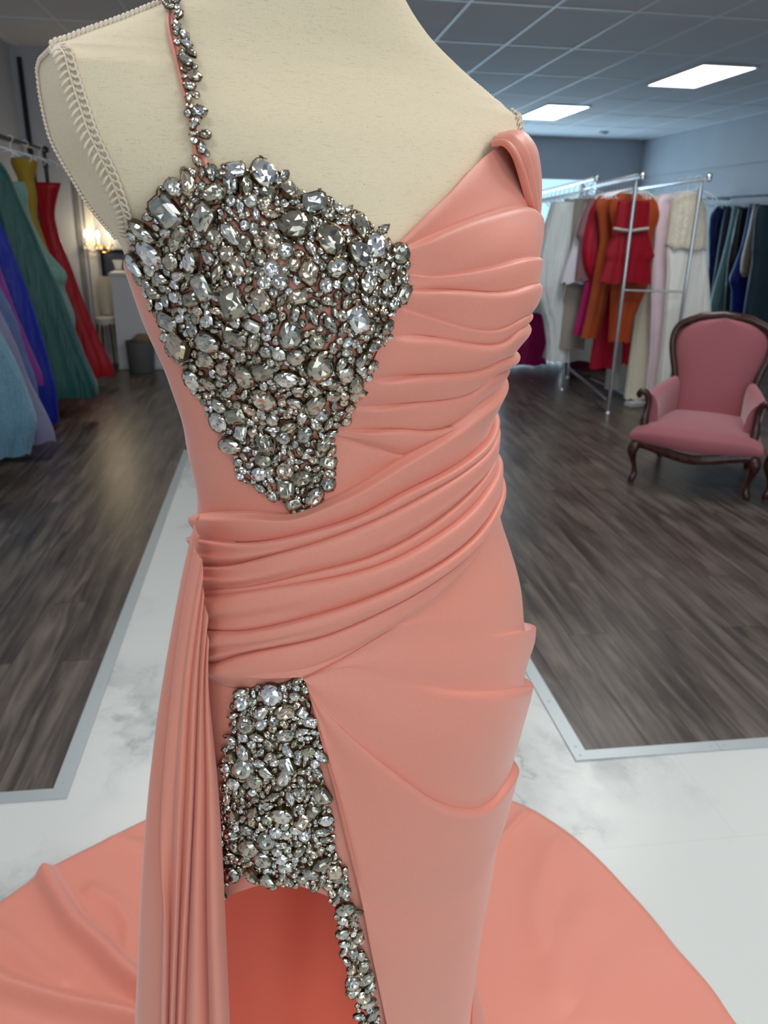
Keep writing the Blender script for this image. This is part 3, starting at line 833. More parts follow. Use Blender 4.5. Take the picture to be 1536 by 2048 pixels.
# train: the back of the skirt falling to the floor and spreading over the marble
tc_ = np.array([0.07, 0.78])
bpx = [(1700, 2350), (1465, 2048), (1430, 1990), (1350, 1900), (1250, 1780), (1150, 1680), (1060, 1620), (1000, 1597)]
bl = [(300, 1640), (200, 1690), (100, 1740), (0, 1810), (-200, 1960), (-420, 2200)]
bp = [at_z(x, y, 0)[:2] - tc_ for x, y in bpx] + [np.array([0.25, 0.93]), np.array([0.0, 0.96]), np.array([-0.25, 0.92])] + [at_z(x, y, 0)[:2] - tc_ for x, y in bl]
ba = np.unwrap([math.atan2(p[1], p[0]) for p in bp]); br_ = [np.linalg.norm(p) for p in bp]
al = np.linspace(ba[0], ba[-1], 360); RB = np.interp(al, ba, br_)
for _ in range(4): RB[2:-2] = (RB[:-4] + RB[1:-3] + RB[2:-2] + RB[3:-1] + RB[4:]) / 5
sv = np.concatenate([np.linspace(0, 0.35, 30), np.linspace(0.36, 1, 120)])
TP = np.zeros((len(sv), 360, 3))
# ridges lying on the floor: polyline, width, height
ridges = [([(84, 1746), (112, 1800), (150, 1862), (205, 1910), (245, 1955), (300, 2000), (360, 2060)], .020, .036),
          ([(-40, 1955), (0, 1980), (60, 2000), (130, 2022), (210, 2040), (300, 2065)], .020, .032),
          ([(0, 1878), (40, 1905), (80, 1945), (130, 1970)], .022, .008), ([(185, 1790), (235, 1815), (262, 1860), (255, 1925)], .018, .009),
          ([(225, 1683), (300, 1703), (360, 1725)], .016, .010), ([(1050, 1632), (985, 1700), (950, 1760)], .007, .009),
          ([(1110, 1700), (1080, 1780), (1070, 1840), (1090, 1900)], .035, .007), ([(1190, 1830), (1130, 1900), (1120, 1990)], .05, .008), ([(1300, 1900), (1240, 1950), (1200, 2040)], .06, .007)]
rsegs = []
for pts, w, h in ridges:
    q = resample(np.array([at_z(x, y, 0)[:2] for x, y in pts]) * np.array([1, 1]), 60, 2); rsegs.append((q, w, h))
for i, s in enumerate(sv):
    if s < 0.35:
        q = s / 0.35
        r = 0.108 + 0.182 * q ** 1.25 - 0.03 * q * (1 - q) * 4 * sstep(math.radians(12), math.radians(-15), al)
        z = 0.80 * (1 - q) ** 1.0 + 0.012 * q
        z = z + 0 * al
        r = r + 0.006 * np.sin(al * 9) * q * (1 - q) * 4
        front = sstep(math.radians(195), math.radians(225), al) + sstep(math.radians(-40), math.radians(-60), al)
        r = r - 0.07 * np.clip(front, 0, 1)
        z = z * (1 - np.clip(front, 0, 1)) + 0.012 * np.clip(front, 0, 1)
    else:
        q = (s - 0.35) / 0.65
        r = 0.29 + (RB - 0.29) * q
        z = 0.009 + 0.012 * (1 - q) ** 3 + 0 * al
        front = np.clip(sstep(math.radians(195), math.radians(225), al) + sstep(math.radians(-40), math.radians(-60), al), 0, 1)
        r = r - 0.07 * front * (1 - q)
    X = tc_[0] + r * np.cos(al); Y = tc_[1] + r * np.sin(al)
    if s >= 0.35:
        fl = sstep(0.35, 0.42, s)
        bump = np.zeros(360)
        for q_, w, h in rsegs:
            d = np.min(np.hypot(X[:, None] - q_[None, :, 0], Y[:, None] - q_[None, :, 1]), 1)
            bump = np.maximum(bump, h * np.exp(-(d / w) ** 2))
        edge = 1 - 0.75 * sstep(0.985, 1.0, s)
        z = 0.006 + (z - 0.006 + bump * fl + 0.0015 * np.sin(X * 17 + Y * 11) * fl + 0.0015) * edge
    TP[i, :, 0], TP[i, :, 1], TP[i, :, 2] = X, Y, z
TP = np.concatenate([TP, (TP[-1] * np.array([1, 1, 0]) + np.array([0, 0, 0.0035]))[None]])
fast_grid('train', TP, SATIN, gown)

# single shoulder strap: two narrow satin bands
st_l = [(395, 352), (384, 290), (374, 230), (358, 160), (340, 100), (330, 50), (319, -8)]
st_r = [(424, 352), (406, 290), (388, 230), (374, 160), (359, 100), (348, 50), (337, -8)]
a_, b2_ = tz(st_l), tz(st_r)
ext = lambda A, d: np.concatenate([A, np.array([[A[-1, 0] + 0.30, A[-1, 1] + 0.004], [A[-1, 0] + 1.4, A[-1, 1] + 0.003], [A[-1, 0] + 1.75, A[-1, 1] - 0.03], [A[-1, 0] + 1.9, 1.40]])])
def strap_pts(A):
    Q = body(A[:, 0], A[:, 1]); nq = body_n(A[:, 0], A[:, 1]); Q = Q + nq * 0.001
    t = Q[-1] - Q[-3]; t /= np.linalg.norm(t)
    return np.concatenate([Q, [Q[-1] + np.array([0.004, 0.03, 0.018]), Q[-1] + np.array([0.008, 0.075, 0.0]), Q[-1] + np.array([0.01, 0.10, -0.06])]])
q1, q3 = strap_pts(a_), strap_pts(b2_); q2 = q1 * .55 + q3 * .45
sheet('shoulder_strap', [q1, q2, q3], lambda k, f, u: (0.0004 + 0.0026 * math.sin(math.pi * f) ** 0.6 + 0 * u, 0 * u), SATIN, gown, on_body=False, nu=80, nv=9, fpow=1.0, ref=np.array([0.2, -0.9, 0.5]))

# ------------------------------------------------------------------ rhinestones
def stone_mat():
    m, nt, b = nmat('foiled_crystal')
    a = N(nt, 'ShaderNodeAttribute'); a.attribute_name = 'tint'
    nt.links.new(a.outputs['Color'], b.inputs['Base Color'])
    b.inputs['Metallic'].default_value = 1.0
    b.inputs['Roughness'].default_value = 0.06
    b.inputs['Coat Weight'].default_value = 0.35; b.inputs['Coat Roughness'].default_value = 0.02; b.inputs['Coat IOR'].default_value = 1.6
    return m
STONE = stone_mat()
SETTING = plain('antique_gold_setting', lin(104, 90, 70), 0.35, 0.95)
def outline(kind, n=16):
    a = np.linspace(0, 2 * math.pi, n + 1)[:-1] + math.pi / n
    if kind == 'round': return np.stack([np.cos(a), np.sin(a)], 1)
    if kind == 'oval': return np.stack([np.cos(a), 0.74 * np.sin(a)], 1)
    if kind == 'marquise': return np.stack([np.cos(a) * 1.0, 0.50 * np.sin(a) * np.abs(np.sin(a)) ** 0.45], 1)
    if kind == 'pear':
        return np.stack([np.cos(a), 0.62 * np.sin(a) * (1 - 0.42 * np.cos(a))], 1)
    if kind == 'octagon':
        x, y, c = 1.0, 0.78, 0.30
        p = [(x, -y + c), (x, y - c), (x - c, y), (-x + c, y), (-x, y - c), (-x, -y + c), (-x + c, -y), (x - c, -y)]
        q = []
        for i in range(8):
            q.append(p[i]); n_ = p[(i + 1) % 8]; q.append(((p[i][0] + n_[0]) / 2, (p[i][1] + n_[1]) / 2))
        return np.array(q)
    if kind == 'bead':
        a = np.linspace(0, 2 * math.pi, 9)[:-1]; return np.stack([np.cos(a), np.sin(a)], 1)
def stone_geo(kind, r_):
    """verts, faces, material index of one cut stone in its claw setting, unit radius, face up +z"""
    o = outline(kind); n = len(o); vs = []; fs = []; mi = []
    def ring(s, z, rot=0.0, j=0.0):
        b = len(vs)
        q = o * s
        if rot: q = (np.roll(q, -1, 0) + q) / 2 * 1.02
        for x, y in q: vs.append((x + j * (r_.random() - .5), y + j * (r_.random() - .5), z + j * 0.7 * (r_.random() - .5)))
        return b
    def band(a, b, m):
        for i in range(n):
            k = (i + 1) % n; fs.append((a + i, a + k, b + k)); mi.append(m); fs.append((a + i, b + k, b + i)); mi.append(m)
    g = ring(1.0, 0.16); c1 = ring(0.80, 0.42, 1, .05); c2 = ring(0.56, 0.58, 0, .06); t = ring(0.40, 0.60, 1, .04)
    band(g, c1, 0); band(c1, c2, 0); band(c2, t, 0)
    # foil-backed table: a few facets sunk to a point as seen through the clear top
    cpt = len(vs); vs.append((0.06 * (r_.random() - .5), 0.06 * (r_.random() - .5), 0.44))
    for i in range(n): fs.append((t + i, t + (i + 1) % n, cpt)); mi.append(0)
    s0 = ring(1.04, -0.30); s1 = ring(1.07, 0.16); s2 = ring(0.97, 0.18)
    band(s0, s1, 1); band(s1, s2, 1)
    if kind != 'bead':
        for i in range(0, n, n // 4):
            x, y = o[i]; b = len(vs); w = 0.13
            for dx, dy, z in ((-w, -w, .1), (w, -w, .1), (w, w, .1), (-w, w, .1)): vs.append((x * 1.05 + dx, y * 1.05 + dy, z))
            vs.append((x * 0.84, y * 0.84, 0.46))
            for q in range(4): fs.append((b + q, b + (q + 1) % 4, b + 4)); mi.append(1)
    return np.array(vs), fs, np.array(mi)
LIB = {k: [stone_geo(k, rng) for _ in range(4)] for k in ('round', 'oval', 'marquise', 'pear', 'octagon', 'bead')}
TINTS = [(0.74, 0.69, 0.62), (0.58, 0.54, 0.47), (0.50, 0.44, 0.35), (0.44, 0.42, 0.38), (0.66, 0.53, 0.41), (0.36, 0.32, 0.25), (0.80, 0.78, 0.77)]

def stones_mesh(name, items):
    V, Fc, MI, COL = [], [], [], []; b = 0
    for (geo, mat4, tint) in items:
        vs, fs, mi = geo
        w = vs @ mat4[:3, :3].T + mat4[:3, 3]
        V.append(w); Fc.extend([tuple(i + b for i in f) for f in fs]); MI.append(mi)
        COL.append(np.tile(np.array([*tint, 1.0]), (len(vs), 1))); b += len(vs)
    me = bpy.data.meshes.new(name)
    me.from_pydata(np.concatenate(V).tolist(), [], Fc)
    me.materials.append(STONE); me.materials.append(SETTING)
    me.polygons.foreach_set('material_index', np.concatenate(MI).astype(np.int32))
    ca = me.color_attributes.new('tint', 'FLOAT_COLOR', 'POINT'); ca.data.foreach_set('color', np.concatenate(COL).astype(np.float32).ravel())
    me.update(); return me

def inside(poly, x, y):
    c = False; n = len(poly); j = n - 1
    for i in range(n):
        xi, yi = poly[i]; xj, yj = poly[j]
        if (yi > y) != (yj > y) and x < (xj - xi) * (y - yi) / (yj - yi) + xi: c = not c
        j = i
    return c

def scatter(poly, plan, off, seed, reach=0.78):
    """pack stones over the cloth inside an outline; plan = [(radius m, kinds, tries)] from the largest down"""
    r_ = np.random.default_rng(seed)
    xs_ = [p[0] for p in poly]; ys_ = [p[1] for p in poly]
    acc_p, acc_r, out = np.zeros((0, 3)), np.zeros(0), []
    for rad, kinds, tries in plan:
        for _ in range(tries):
            x, y = r_.uniform(min(xs_), max(xs_)), r_.uniform(min(ys_), max(ys_))
            if not inside(poly, x, y): continue
            d = ray(x, y); d = d / np.linalg.norm(d)
            loc, nn, i, dist = BV.ray_cast(Vector(CAM), Vector(d))
            if loc is None: continue
            p = np.array(loc); r = rad * r_.uniform(0.86, 1.14)
            if len(acc_r) and np.any(np.linalg.norm(acc_p - p, axis=1) < (acc_r + r) * reach): continue
            n = np.array(nn)
            if np.dot(n, d) > 0: n = -n
            kind = kinds[r_.integers(len(kinds))]
            acc_p = np.vstack([acc_p, p]); acc_r = np.append(acc_r, r * (0.72 if kind in ('marquise', 'pear') else 0.92 if kind in ('oval', 'octagon') else 1.0))
            nt_ = n + r_.normal(0, 0.20, 3); nt_ /= np.linalg.norm(nt_)
            t = np.cross(nt_, r_.normal(0, 1, 3)); t /= np.linalg.norm(t); bt = np.cross(nt_, t)
            m4 = np.eye(4); m4[:3, 0], m4[:3, 1], m4[:3, 2] = t * r, bt * r, nt_ * r * 0.85
            lift = off + r * 0.25 + r_.uniform(0, 0.0012)
            m4[:3, 3] = p + n * lift
            out.append((LIB[kind][r_.integers(4)], m4, TINTS[r_.integers(len(TINTS))], r))
    return out

def applique(name, items, n_big, parent):
    """the largest stones one by one, the rest as one field"""
    items = sorted(items, key=lambda q: -q[3])
    small = link(name, stones_mesh(name, [(g, m, t) for g, m, t, r in items[n_big:]]), None, parent)
    small['kind'] = 'stuff'
    for g, m, t, r in items[:n_big]:
        c = m[:3, 3].copy(); m2 = m.copy(); m2[:3, 3] = 0
        o = link('rhinestone', stones_mesh('rhinestone', [(g, m2, t)]), None, parent)
        o.location = c
        if parent.name in WORLD: o.matrix_parent_inverse = Matrix.Translation(-parent.location)
    return small

BOD = [(268, 470), (285, 435), (318, 418), (322, 385), (352, 370), (372, 345), (400, 342), (425, 352), (450, 338), (480, 345), (500, 358), (530, 350), (560, 356), (580, 372), (600, 395),
       (630, 398), (645, 415), (670, 412), (700, 430), (725, 455), (755, 462), (772, 490), (795, 505), (805, 545), (795, 590), (775, 620), (768, 640), (770, 672), (735, 690), (740, 740), (715, 765),
       (705, 800), (690, 840), (660, 850), (668, 900), (655, 925), (665, 955), (645, 985), (638, 1000), (618, 1018), (590, 1024), (580, 1000), (582, 985), (555, 990), (520, 975), (480, 945), (478, 925),
       (462, 880), (430, 840), (415, 800), (385, 760), (372, 715), (345, 690), (335, 640), (310, 605), (295, 570), (280, 530)]
PLAN = [(.0098, ('octagon', 'oval', 'round'), 46), (.0090, ('marquise', 'oval', 'pear', 'octagon'), 90), (.0068, ('round', 'octagon', 'marquise', 'pear'), 420), (.0054, ('round', 'oval', 'marquise'), 1300),
        (.0042, ('round', 'marquise', 'oval'), 6500), (.0031, ('bead', 'round'), 14000), (.0023, ('bead',), 14000)]
it = scatter(BOD, PLAN, 0.0042, 3)
applique('bodice_stones', it, 52, gown)
SKP = [(478, 1376), (560, 1362), (608, 1348), (614, 1380), (618, 1430), (630, 1450), (640, 1480), (640, 1530), (645, 1570), (655, 1610), (662, 1650), (668, 1700), (690, 1735), (688, 1770), (655, 1768),
       (620, 1762), (580, 1758), (540, 1762), (505, 1750), (478, 1730), (462, 1760), (452, 1800), (446, 1760), (452, 1690), (450, 1620), (455, 1560), (455, 1500), (470, 1460), (468, 1420)]
it2 = scatter(SKP, [(r * 0.95, k, int(t * .75)) for r, k, t in PLAN], 0.0055, 5)
applique('skirt_stones', it2, 30, gown)
def ribbon_poly(c, w): 
    L_ = [(x - w + 3 * math.sin(i * 2.1), y) for i, (x, y) in enumerate(c)]; R_ = [(x + w + 3 * math.sin(i * 1.7 + 1), y) for i, (x, y) in enumerate(c)]
    return L_ + R_[::-1]
BC = resample(np.array([(672, 1770), (688, 1800), (692, 1830), (696, 1870), (708, 1910), (718, 1960), (728, 2010), (736, 2060), (742, 2090)]), 24, 2)
it3 = scatter(ribbon_poly(BC.tolist(), 19), [(.0085, ('octagon', 'oval'), 60), (.0075, ('marquise', 'pear', 'round'), 120), (.005, ('round', 'marquise'), 300), (.0034, ('bead', 'round'), 700), (.0024, ('bead',), 700)], 0.007, 8)
applique('border_stones', it3, 10, gown)
SCN = resample(np.array([(340, -12), (349, 30), (364, 90), (374, 140), (382, 190), (389, 235), (396, 275), (402, 305), (402, 330)]), 40, 2)
it4 = scatter(ribbon_poly(SCN.tolist(), 11), [(.0046, ('marquise', 'pear', 'oval'), 500), (.0036, ('round', 'marquise'), 500), (.0026, ('bead', 'round'), 900), (.002, ('bead',), 900)], 0.004, 11, reach=0.9)
applique('strap_stones', it4, 8, gown)

# ------------------------------------------------------------------ pink armchairs
VELVET = fabric('dusty_pink_velvet', lin(166, 98, 106), rough=0.75, sheen=0.5, grain=500, gamt=0.06, bump=0.1, spec=0.2)
MAHOG = None
def mahogany():
    m, nt, b = nmat('dark_mahogany')
    tc = N(nt, 'ShaderNodeTexCoord'); mp = N(nt, 'ShaderNodeMapping'); mp.inputs['Scale'].default_value = (30, 30, 4)
    n = N(nt, 'ShaderNodeTexNoise'); n.inputs['Scale'].default_value = 1.5; n.inputs['Detail'].default_value = 5
    nt.links.new(tc.outputs['Object'], mp.inputs[0]); nt.links.new(mp.outputs[0], n.inputs['Vector'])
    r = ramp(nt, n.outputs['Fac'], [(0.3, lin(42, 20, 18)), (0.7, lin(78, 38, 32))])
    nt.links.new(r.outputs[0], b.inputs['Base Color']); b.inputs['Roughness'].default_value = 0.22
    return m
MAHOG = mahogany()
def make_chair(name, label):
    """local frame: x across, y to the back, front legs at y=0"""
    t = thing(name, label, 'armchair', group='pink armchairs')
    W, D, SH = 0.62, 0.60, 0.255       # front width, depth, rail height
    # seat cushion: serpentine front, domed
    nu, nv = 48, 30
    top = np.zeros((nv, nu, 3))
    for i in range(nv):
        for j in range(nu):
            s = j / (nu - 1) * 2 - 1; q = i / (nv - 1)
            hw = (0.340 - 0.07 * q)
            x = s * hw
            yf = -0.075 * math.cos(s * math.pi / 2) ** 1.5 - 0.02
            y = yf + (D - yf) * q
            e = max(0, (1 - 0.75 * abs(s) ** 9)) * max(0, 1 - 0.75 * abs(2 * q - 1) ** 11)
            z = SH + 0.005 + 0.085 * e ** 0.25 + 0.040 * math.cos(s * math.pi / 2) * math.sin(math.pi * (0.15 + 0.8 * q))
            top[i, j] = (x, y, z)
    m = MB(); m.grid(top)
    bot = top.copy(); bot[..., 2] = SH - 0.005
    ring_t = [top[0, j] for j in range(nu)] + [top[i, -1] for i in range(1, nv)] + [top[-1, j] for j in range(nu - 2, -1, -1)] + [top[i, 0] for i in range(nv - 2, 0, -1)]
    cc = np.array([0, D * .42, 0])
    bulge = lambda p, k, z: tuple(np.array([(p[0] - cc[0]) * k + cc[0], (p[1] - cc[1]) * k + cc[1], z]))
    R = np.array([ring_t] + [[bulge(p, k, p[2] * (1 - w) + (SH - 0.006) * w) for p in ring_t] for k, w in ((1.03, .08), (1.055, .3), (1.06, .55), (1.045, .8), (1.01, 1.0))])
    m.grid(R, closed_u=True)
    m.build('seat', VELVET, t, angle=70)
    # seat rail, curved front apron
    m = MB()
    pts = [(s * 0.335, -0.085 * math.cos(s * math.pi / 2) ** 1.5 - 0.022, SH - 0.024 - 0.022 * math.cos(s * math.pi) * 0.6 - 0.012 * (1 - abs(s))) for s in np.linspace(-1, 1, 33)]
    for o_, h in ((0.0, .024), (0.008, .012)):
        ring = []
        for p in pts:
            ring.append([(p[0], p[1] - o_ * 1.2, p[2] - h), (p[0], p[1] - o_ * 1.2 - 0.004, p[2]), (p[0], p[1] - o_ * 1.2, p[2] + h), (p[0], p[1] + 0.03, p[2] + h), (p[0], p[1] + 0.03, p[2] - h)])
        m.grid(np.array(ring), closed_u=True)
    for sx in (-1, 1):
        m.tube([(sx * 0.325, 0.0, SH - 0.02), (sx * 0.30, 0.3, SH - 0.02), (sx * 0.265, D - 0.02, SH - 0.02)], 0.026, 8)
    m.tube([(-0.265, D - 0.02, SH - 0.02), (0.265, D - 0.02, SH - 0.02)], 0.022, 8)
    m.build('seat_rail', MAHOG, t)
    # legs: cabriole in front, splayed behind
    for sx in (-1, 1):
        m = MB()
        prof = [(0.31, 0.0, 0.30, .030), (0.325, -0.022, 0.27, .034), (0.332, -0.03, 0.23, .030), (0.322, -0.018, 0.17, .022), (0.310, -0.004, 0.11, .016), (0.306, 0.0, 0.06, .013), (0.314, -0.012, 0.032, .017), (0.322, -0.022, 0.016, .021), (0.318, -0.016, 0.001, .016)]
        q = resample(np.array([(p[0], p[1], p[2] * 0.83) for p in prof]), 30, 1); rr = np.interp(np.linspace(0, 1, 30), np.linspace(0, 1, len(prof)), [p[3] for p in prof])
        m.tube([(sx * a, b, c) for a, b, c in q], rr.tolist(), 12)
        m.tube([(sx * 0.318 + 0.012 * math.cos(a), -0.042 + 0.002, 0.203 + 0.012 * math.sin(a)) for a in np.linspace(0, 2 * math.pi, 12)], 0.004, 5)
        m.build('front_leg', MAHOG, t)
        m = MB(); q = [(sx * 0.255, D - 0.03, 0.24), (sx * 0.255, D - 0.01, 0.16), (sx * 0.262, D + 0.04, 0.08), (sx * 0.268, D + 0.085, 0.001)]
        m.tube(resample(np.array(q), 16, 1), [0.022] * 6 + [0.019] * 5 + [0.017] * 5, 8); m.build('rear_leg', MAHOG, t)
    # balloon back
    out = [(0.235, 0.30), (0.222, 0.44), (0.216, 0.51), (0.228, 0.58), (0.256, 0.67), (0.274, 0.745), (0.276, 0.80), (0.255, 0.86), (0.205, 0.895), (0.125, 0.915), (0.05, 0.919), (0.0, 0.919)]
    o_ = resample(np.array(out), 40, 2)
    lean = lambda z: D - 0.05 + 0.24 * max(0, z - 0.30) ** 1.15
    rows = []
    for x, z in o_:
        rows.append([(x * s, lean(z) - 0.055 * (1 - abs(s) ** 3) + 0.02, z) for s in np.linspace(-1, 1, 31)])
    m = MB(); m.grid(np.array(rows))
    rows2 = [[(p[0], p[1] + 0.05 + 0.055 * (1 - abs(s) ** 3) - 0.02, p[2]) for p, s in zip(r, np.linspace(-1, 1, 31))] for r in rows]
    m.grid(np.array(rows2))
    m.build('backrest', VELVET, t, angle=80)
    fr = [(x + 0.014, z) for x, z in o_ if z > 0.46]
    path = [(-x, lean(z) + 0.012, z + (0.012 if abs(x) < .2 and z > .82 else 0)) for x, z in fr] + [(x, lean(z) + 0.012, z + (0.012 if abs(x) < .2 and z > .82 else 0)) for x, z in fr[::-1]][1:]
    m = MB(); rr = [0.020 + 0.008 * (max(0, (p[2] - 0.82)) / 0.1) for p in path]
    m.tube(path, rr, 12)
    inner = [(p[0] * 0.94, p[1] - 0.016, (p[2] - 0.46) * 0.955 + 0.46) for p in path]; m.tube(inner, 0.007, 6)
    m.build('back_frame', MAHOG, t)
    # arms: upholstered wings with scrolled supports
    for sx in (-1, 1):
        rows = []
        for q in np.linspace(0, 1, 26):
            y = 0.10 + (D - 0.06 - 0.10) * q
            cx = 0.268 + 0.012 * math.sin(q * math.pi) - 0.045 * q ** 1.5
            zt = 0.515 + 0.045 * q ** 1.6
            w = 0.036 + 0.008 * math.sin(q * math.pi)
            ring = []
            for a in np.linspace(0, 2 * math.pi, 21)[:-1]:
                dx, dz = math.cos(a), math.sin(a)
                flare = 0.03 * max(0, dz) * (1 - q)
                ring.append((sx * (cx + flare + w * np.sign(dx) * abs(dx) ** .7), y, (zt + 0.26) / 2 + (zt - 0.26) / 2 * np.sign(dz) * abs(dz) ** .6))
            rows.append(ring)
        m = MB(); m.grid(np.array(rows), closed_u=True); m.f.append(tuple(range(20))); m.f.append(tuple(25 * 20 + k for k in range(20)))
        m.build('armrest', VELVET, t, angle=70)
        m = MB()
        sc_ = [(0.345, 0.075, 0.500), (0.352, 0.06, 0.512), (0.342, 0.055, 0.530), (0.322, 0.06, 0.535), (0.302, 0.07, 0.515), (0.292, 0.075, 0.475), (0.296, 0.07, 0.42), (0.300, 0.055, 0.37), (0.292, 0.045, 0.32), (0.288, 0.04, 0.25)]
        q = resample(np.array(sc_), 40, 1); rr = np.interp(np.linspace(0, 1, 40), [0, .12, .3, .5, .75, 1], [.014, .02, .019, .018, .026, .03])
        m.tube([(sx * a, b, c) for a, b, c in q], rr.tolist(), 10); m.build('arm_support', MAHOG, t)
    return t
def copy_tree(o, parent=None):
    c = o.copy(); C.objects.link(c)
    if parent is not None: c.parent = parent
    for ch in list(o.children): copy_tree(ch, c)
    return c
A0, B0 = at_z(1262, 962, 0), at_z(1480, 992, 0)
ch1 = make_chair('armchair', 'pink velvet balloon-back armchair with carved mahogany frame, shown nearly whole')
ang = math.atan2(B0[1] - A0[1], B0[0] - A0[0])
mid = (A0 + B0) / 2
ang -= 0.075
ch1.location = (A0[0] + 0.318 * math.cos(ang), A0[1] + 0.318 * math.sin(ang), 0.0); ch1.rotation_euler = (0, 0, ang)
ch2 = copy_tree(ch1)
ch2['label'] = 'pink velvet armchair cut off by the frame, only a mahogany leg and seat corner showing'
a2 = ang - 0.05
L0 = at_z(1512, 996, 0)
ch2.location = (L0[0] + 0.318 * math.cos(a2), L0[1] + 0.318 * math.sin(a2), 0.0); ch2.rotation_euler = (0, 0, a2)
ch2.location.x += 0.05; ch2.location.y -= 0.01

# ------------------------------------------------------------------ garment racks
def rack(name, label, rails, posts, cross, base, mat, r=0.0135):
    t = thing(name, label, 'clothes rack', (posts[0][0][0], posts[0][0][1], 0) if posts else rails[0][0]); WORLD.add(t.name)
    for a, b in rails:
        m = MB(); m.tube([a, b], r, 12)
        for p in (a, b): m.lathe([(r * 0.6, -0.026), (r * 1.5, -0.016), (r * 1.7, 0.012), (r * 1.2, 0.028), (r * .4, 0.034)], p, 10)
        m.build('rail', mat, t)
    for a, b in posts:
        m = MB(); m.tube([a, b], r * 0.95, 12); m.lathe([(r * 1.6, 0), (r * 1.6, 0.02), (r, 0.03)], (a[0], a[1], 0), 10); m.lathe([(r * 1.25, -0.13), (r * 1.25, -0.05)], b, 10)
        m.build('post', mat, t)
    for a, b in cross:
        m = MB(); m.tube([a, b], r * 0.7, 10); m.build('crossbar', mat, t)
    for a, b in base:
        m = MB(); m.tube([a, b], r, 10); m.build('base_bar', mat, t)
    return t
DIRR = np.array([0.155, 0.988, 0])
P1, P2 = np.array([2.671, 5.872, 0]), np.array([3.125, 5.77, 0])
Z_ = lambda p, z: (p[0], p[1], z)
E1_, E2_ = P1 - DIRR * 0.14, P2 - DIRR * 0.14
Q1, Q2 = P1 + DIRR * 1.62, P2 + DIRR * 1.62
rack('clothes_rack', 'chrome double-rail rack whose square end frame stands behind the pink armchair',
     [(Z_(E1_, 1.775), Z_(Q1 + DIRR * .14, 1.775)), (Z_(E2_, 1.775), Z_(Q2 + DIRR * .14, 1.775))],
     [(Z_(P1, 0), Z_(P1, 1.76)), (Z_(P2, 0), Z_(P2, 1.76)), (Z_(Q1, 0), Z_(Q1, 1.76)), (Z_(Q2, 0), Z_(Q2, 1.76))],
     [(Z_(P1, 0.98), Z_(P2, 0.98)), (Z_(Q1, 0.98), Z_(Q2, 0.98))],
     [(Z_(P1 + DIRR * .05, 0.11), Z_(Q1, 0.11)), (Z_(P2 + DIRR * .05, 0.11), Z_(Q2, 0.11)), ((3.09, 7.30, 0.03), (3.12, 6.05, 0.03))], CHROME)
R1, R2 = np.array([2.645, 6.87, 0]), np.array([2.645, 6.87, 0]) + np.array([.16, .987, 0]) * 2.6
DB = np.array([.16, .987, 0])
rack('clothes_rack', 'chrome single-rail rack of white tulle gowns in front of the bright far window',
     [(Z_(R1 - DB * .5, 1.79), Z_(R2 + DB * .1, 1.79))], [(Z_(R1, 0), Z_(R1, 1.78)), (Z_(R2, 0), Z_(R2, 1.78))], [], [], CHROME)
# dark wall rail of the blue gowns, on brackets from the right wall
t = rack('wall_rail', 'dark rail of navy and blue gowns along the grey wall', [((6.05, 8.2, 1.86), (6.05, 11.2, 1.86))], [], [((6.05, y, 1.86), (6.37, y, 1.86)) for y in (8.6, 10.9)], [], DARKMETAL, 0.014)
t['category'] = 'clothes rail'
# black rack of coloured gowns by the left wall
BX = -1.83
rack('clothes_rack', 'black rack of rainbow coloured gowns along the left-hand wall',
     [((BX - .06, 3.9, 1.93), (BX, 7.35, 1.93))], [((BX - .06, 4.2, 0), (BX - .06, 4.2, 1.92)), ((BX, 7.3, 0), (BX, 7.3, 1.92))], [], [((BX - .3, 7.3, 0.02), (BX + .2, 7.3, 0.02))], DARKMETAL, 0.017)

# ------------------------------------------------------------------ hanging gowns
HANGER = plain('clear_hanger_plastic', (0.82, 0.87, 0.92, 1), 0.12, 0.0, 0.8)
def hanger_mesh():
    m = MB()
    m.tube([(0.0, 0, 0.02), (0, 0, 0.055), (0.012, 0, 0.075), (0.026, 0, 0.088), (0.022, 0, 0.108), (0.004, 0, 0.116), (-0.016, 0, 0.106), (-0.02, 0, 0.094)], 0.003, 6)
    m.tube([(-0.17, 0, -0.045), (-0.10, 0, -0.005), (0, 0, 0.02), (0.10, 0, -0.005), (0.17, 0, -0.045)], [0.003, 0.0045, 0.005, 0.0045, 0.003], 8)
    m.tube([(-0.13, 0, -0.022), (-0.13, 0, -0.05), (-0.115, 0, -0.05)], 0.003, 5); m.tube([(0.13, 0, -0.022), (0.13, 0, -0.05), (0.115, 0, -0.05)], 0.003, 5)
    return m
_h0 = None
def hanger(x, y, z, rz=0.0, label='clear plastic hanger hooked over a chrome rail', group='clear hangers'):
    global _h0
    if _h0 is None: _h0 = hanger_mesh().build('clothes_hanger', HANGER); o = _h0
    else: o = _h0.copy(); C.objects.link(o)
    o.location = (x, y, z - 0.1); o.rotation_euler = (0, 0, rz)
    return tag(o, label, 'hanger', group)

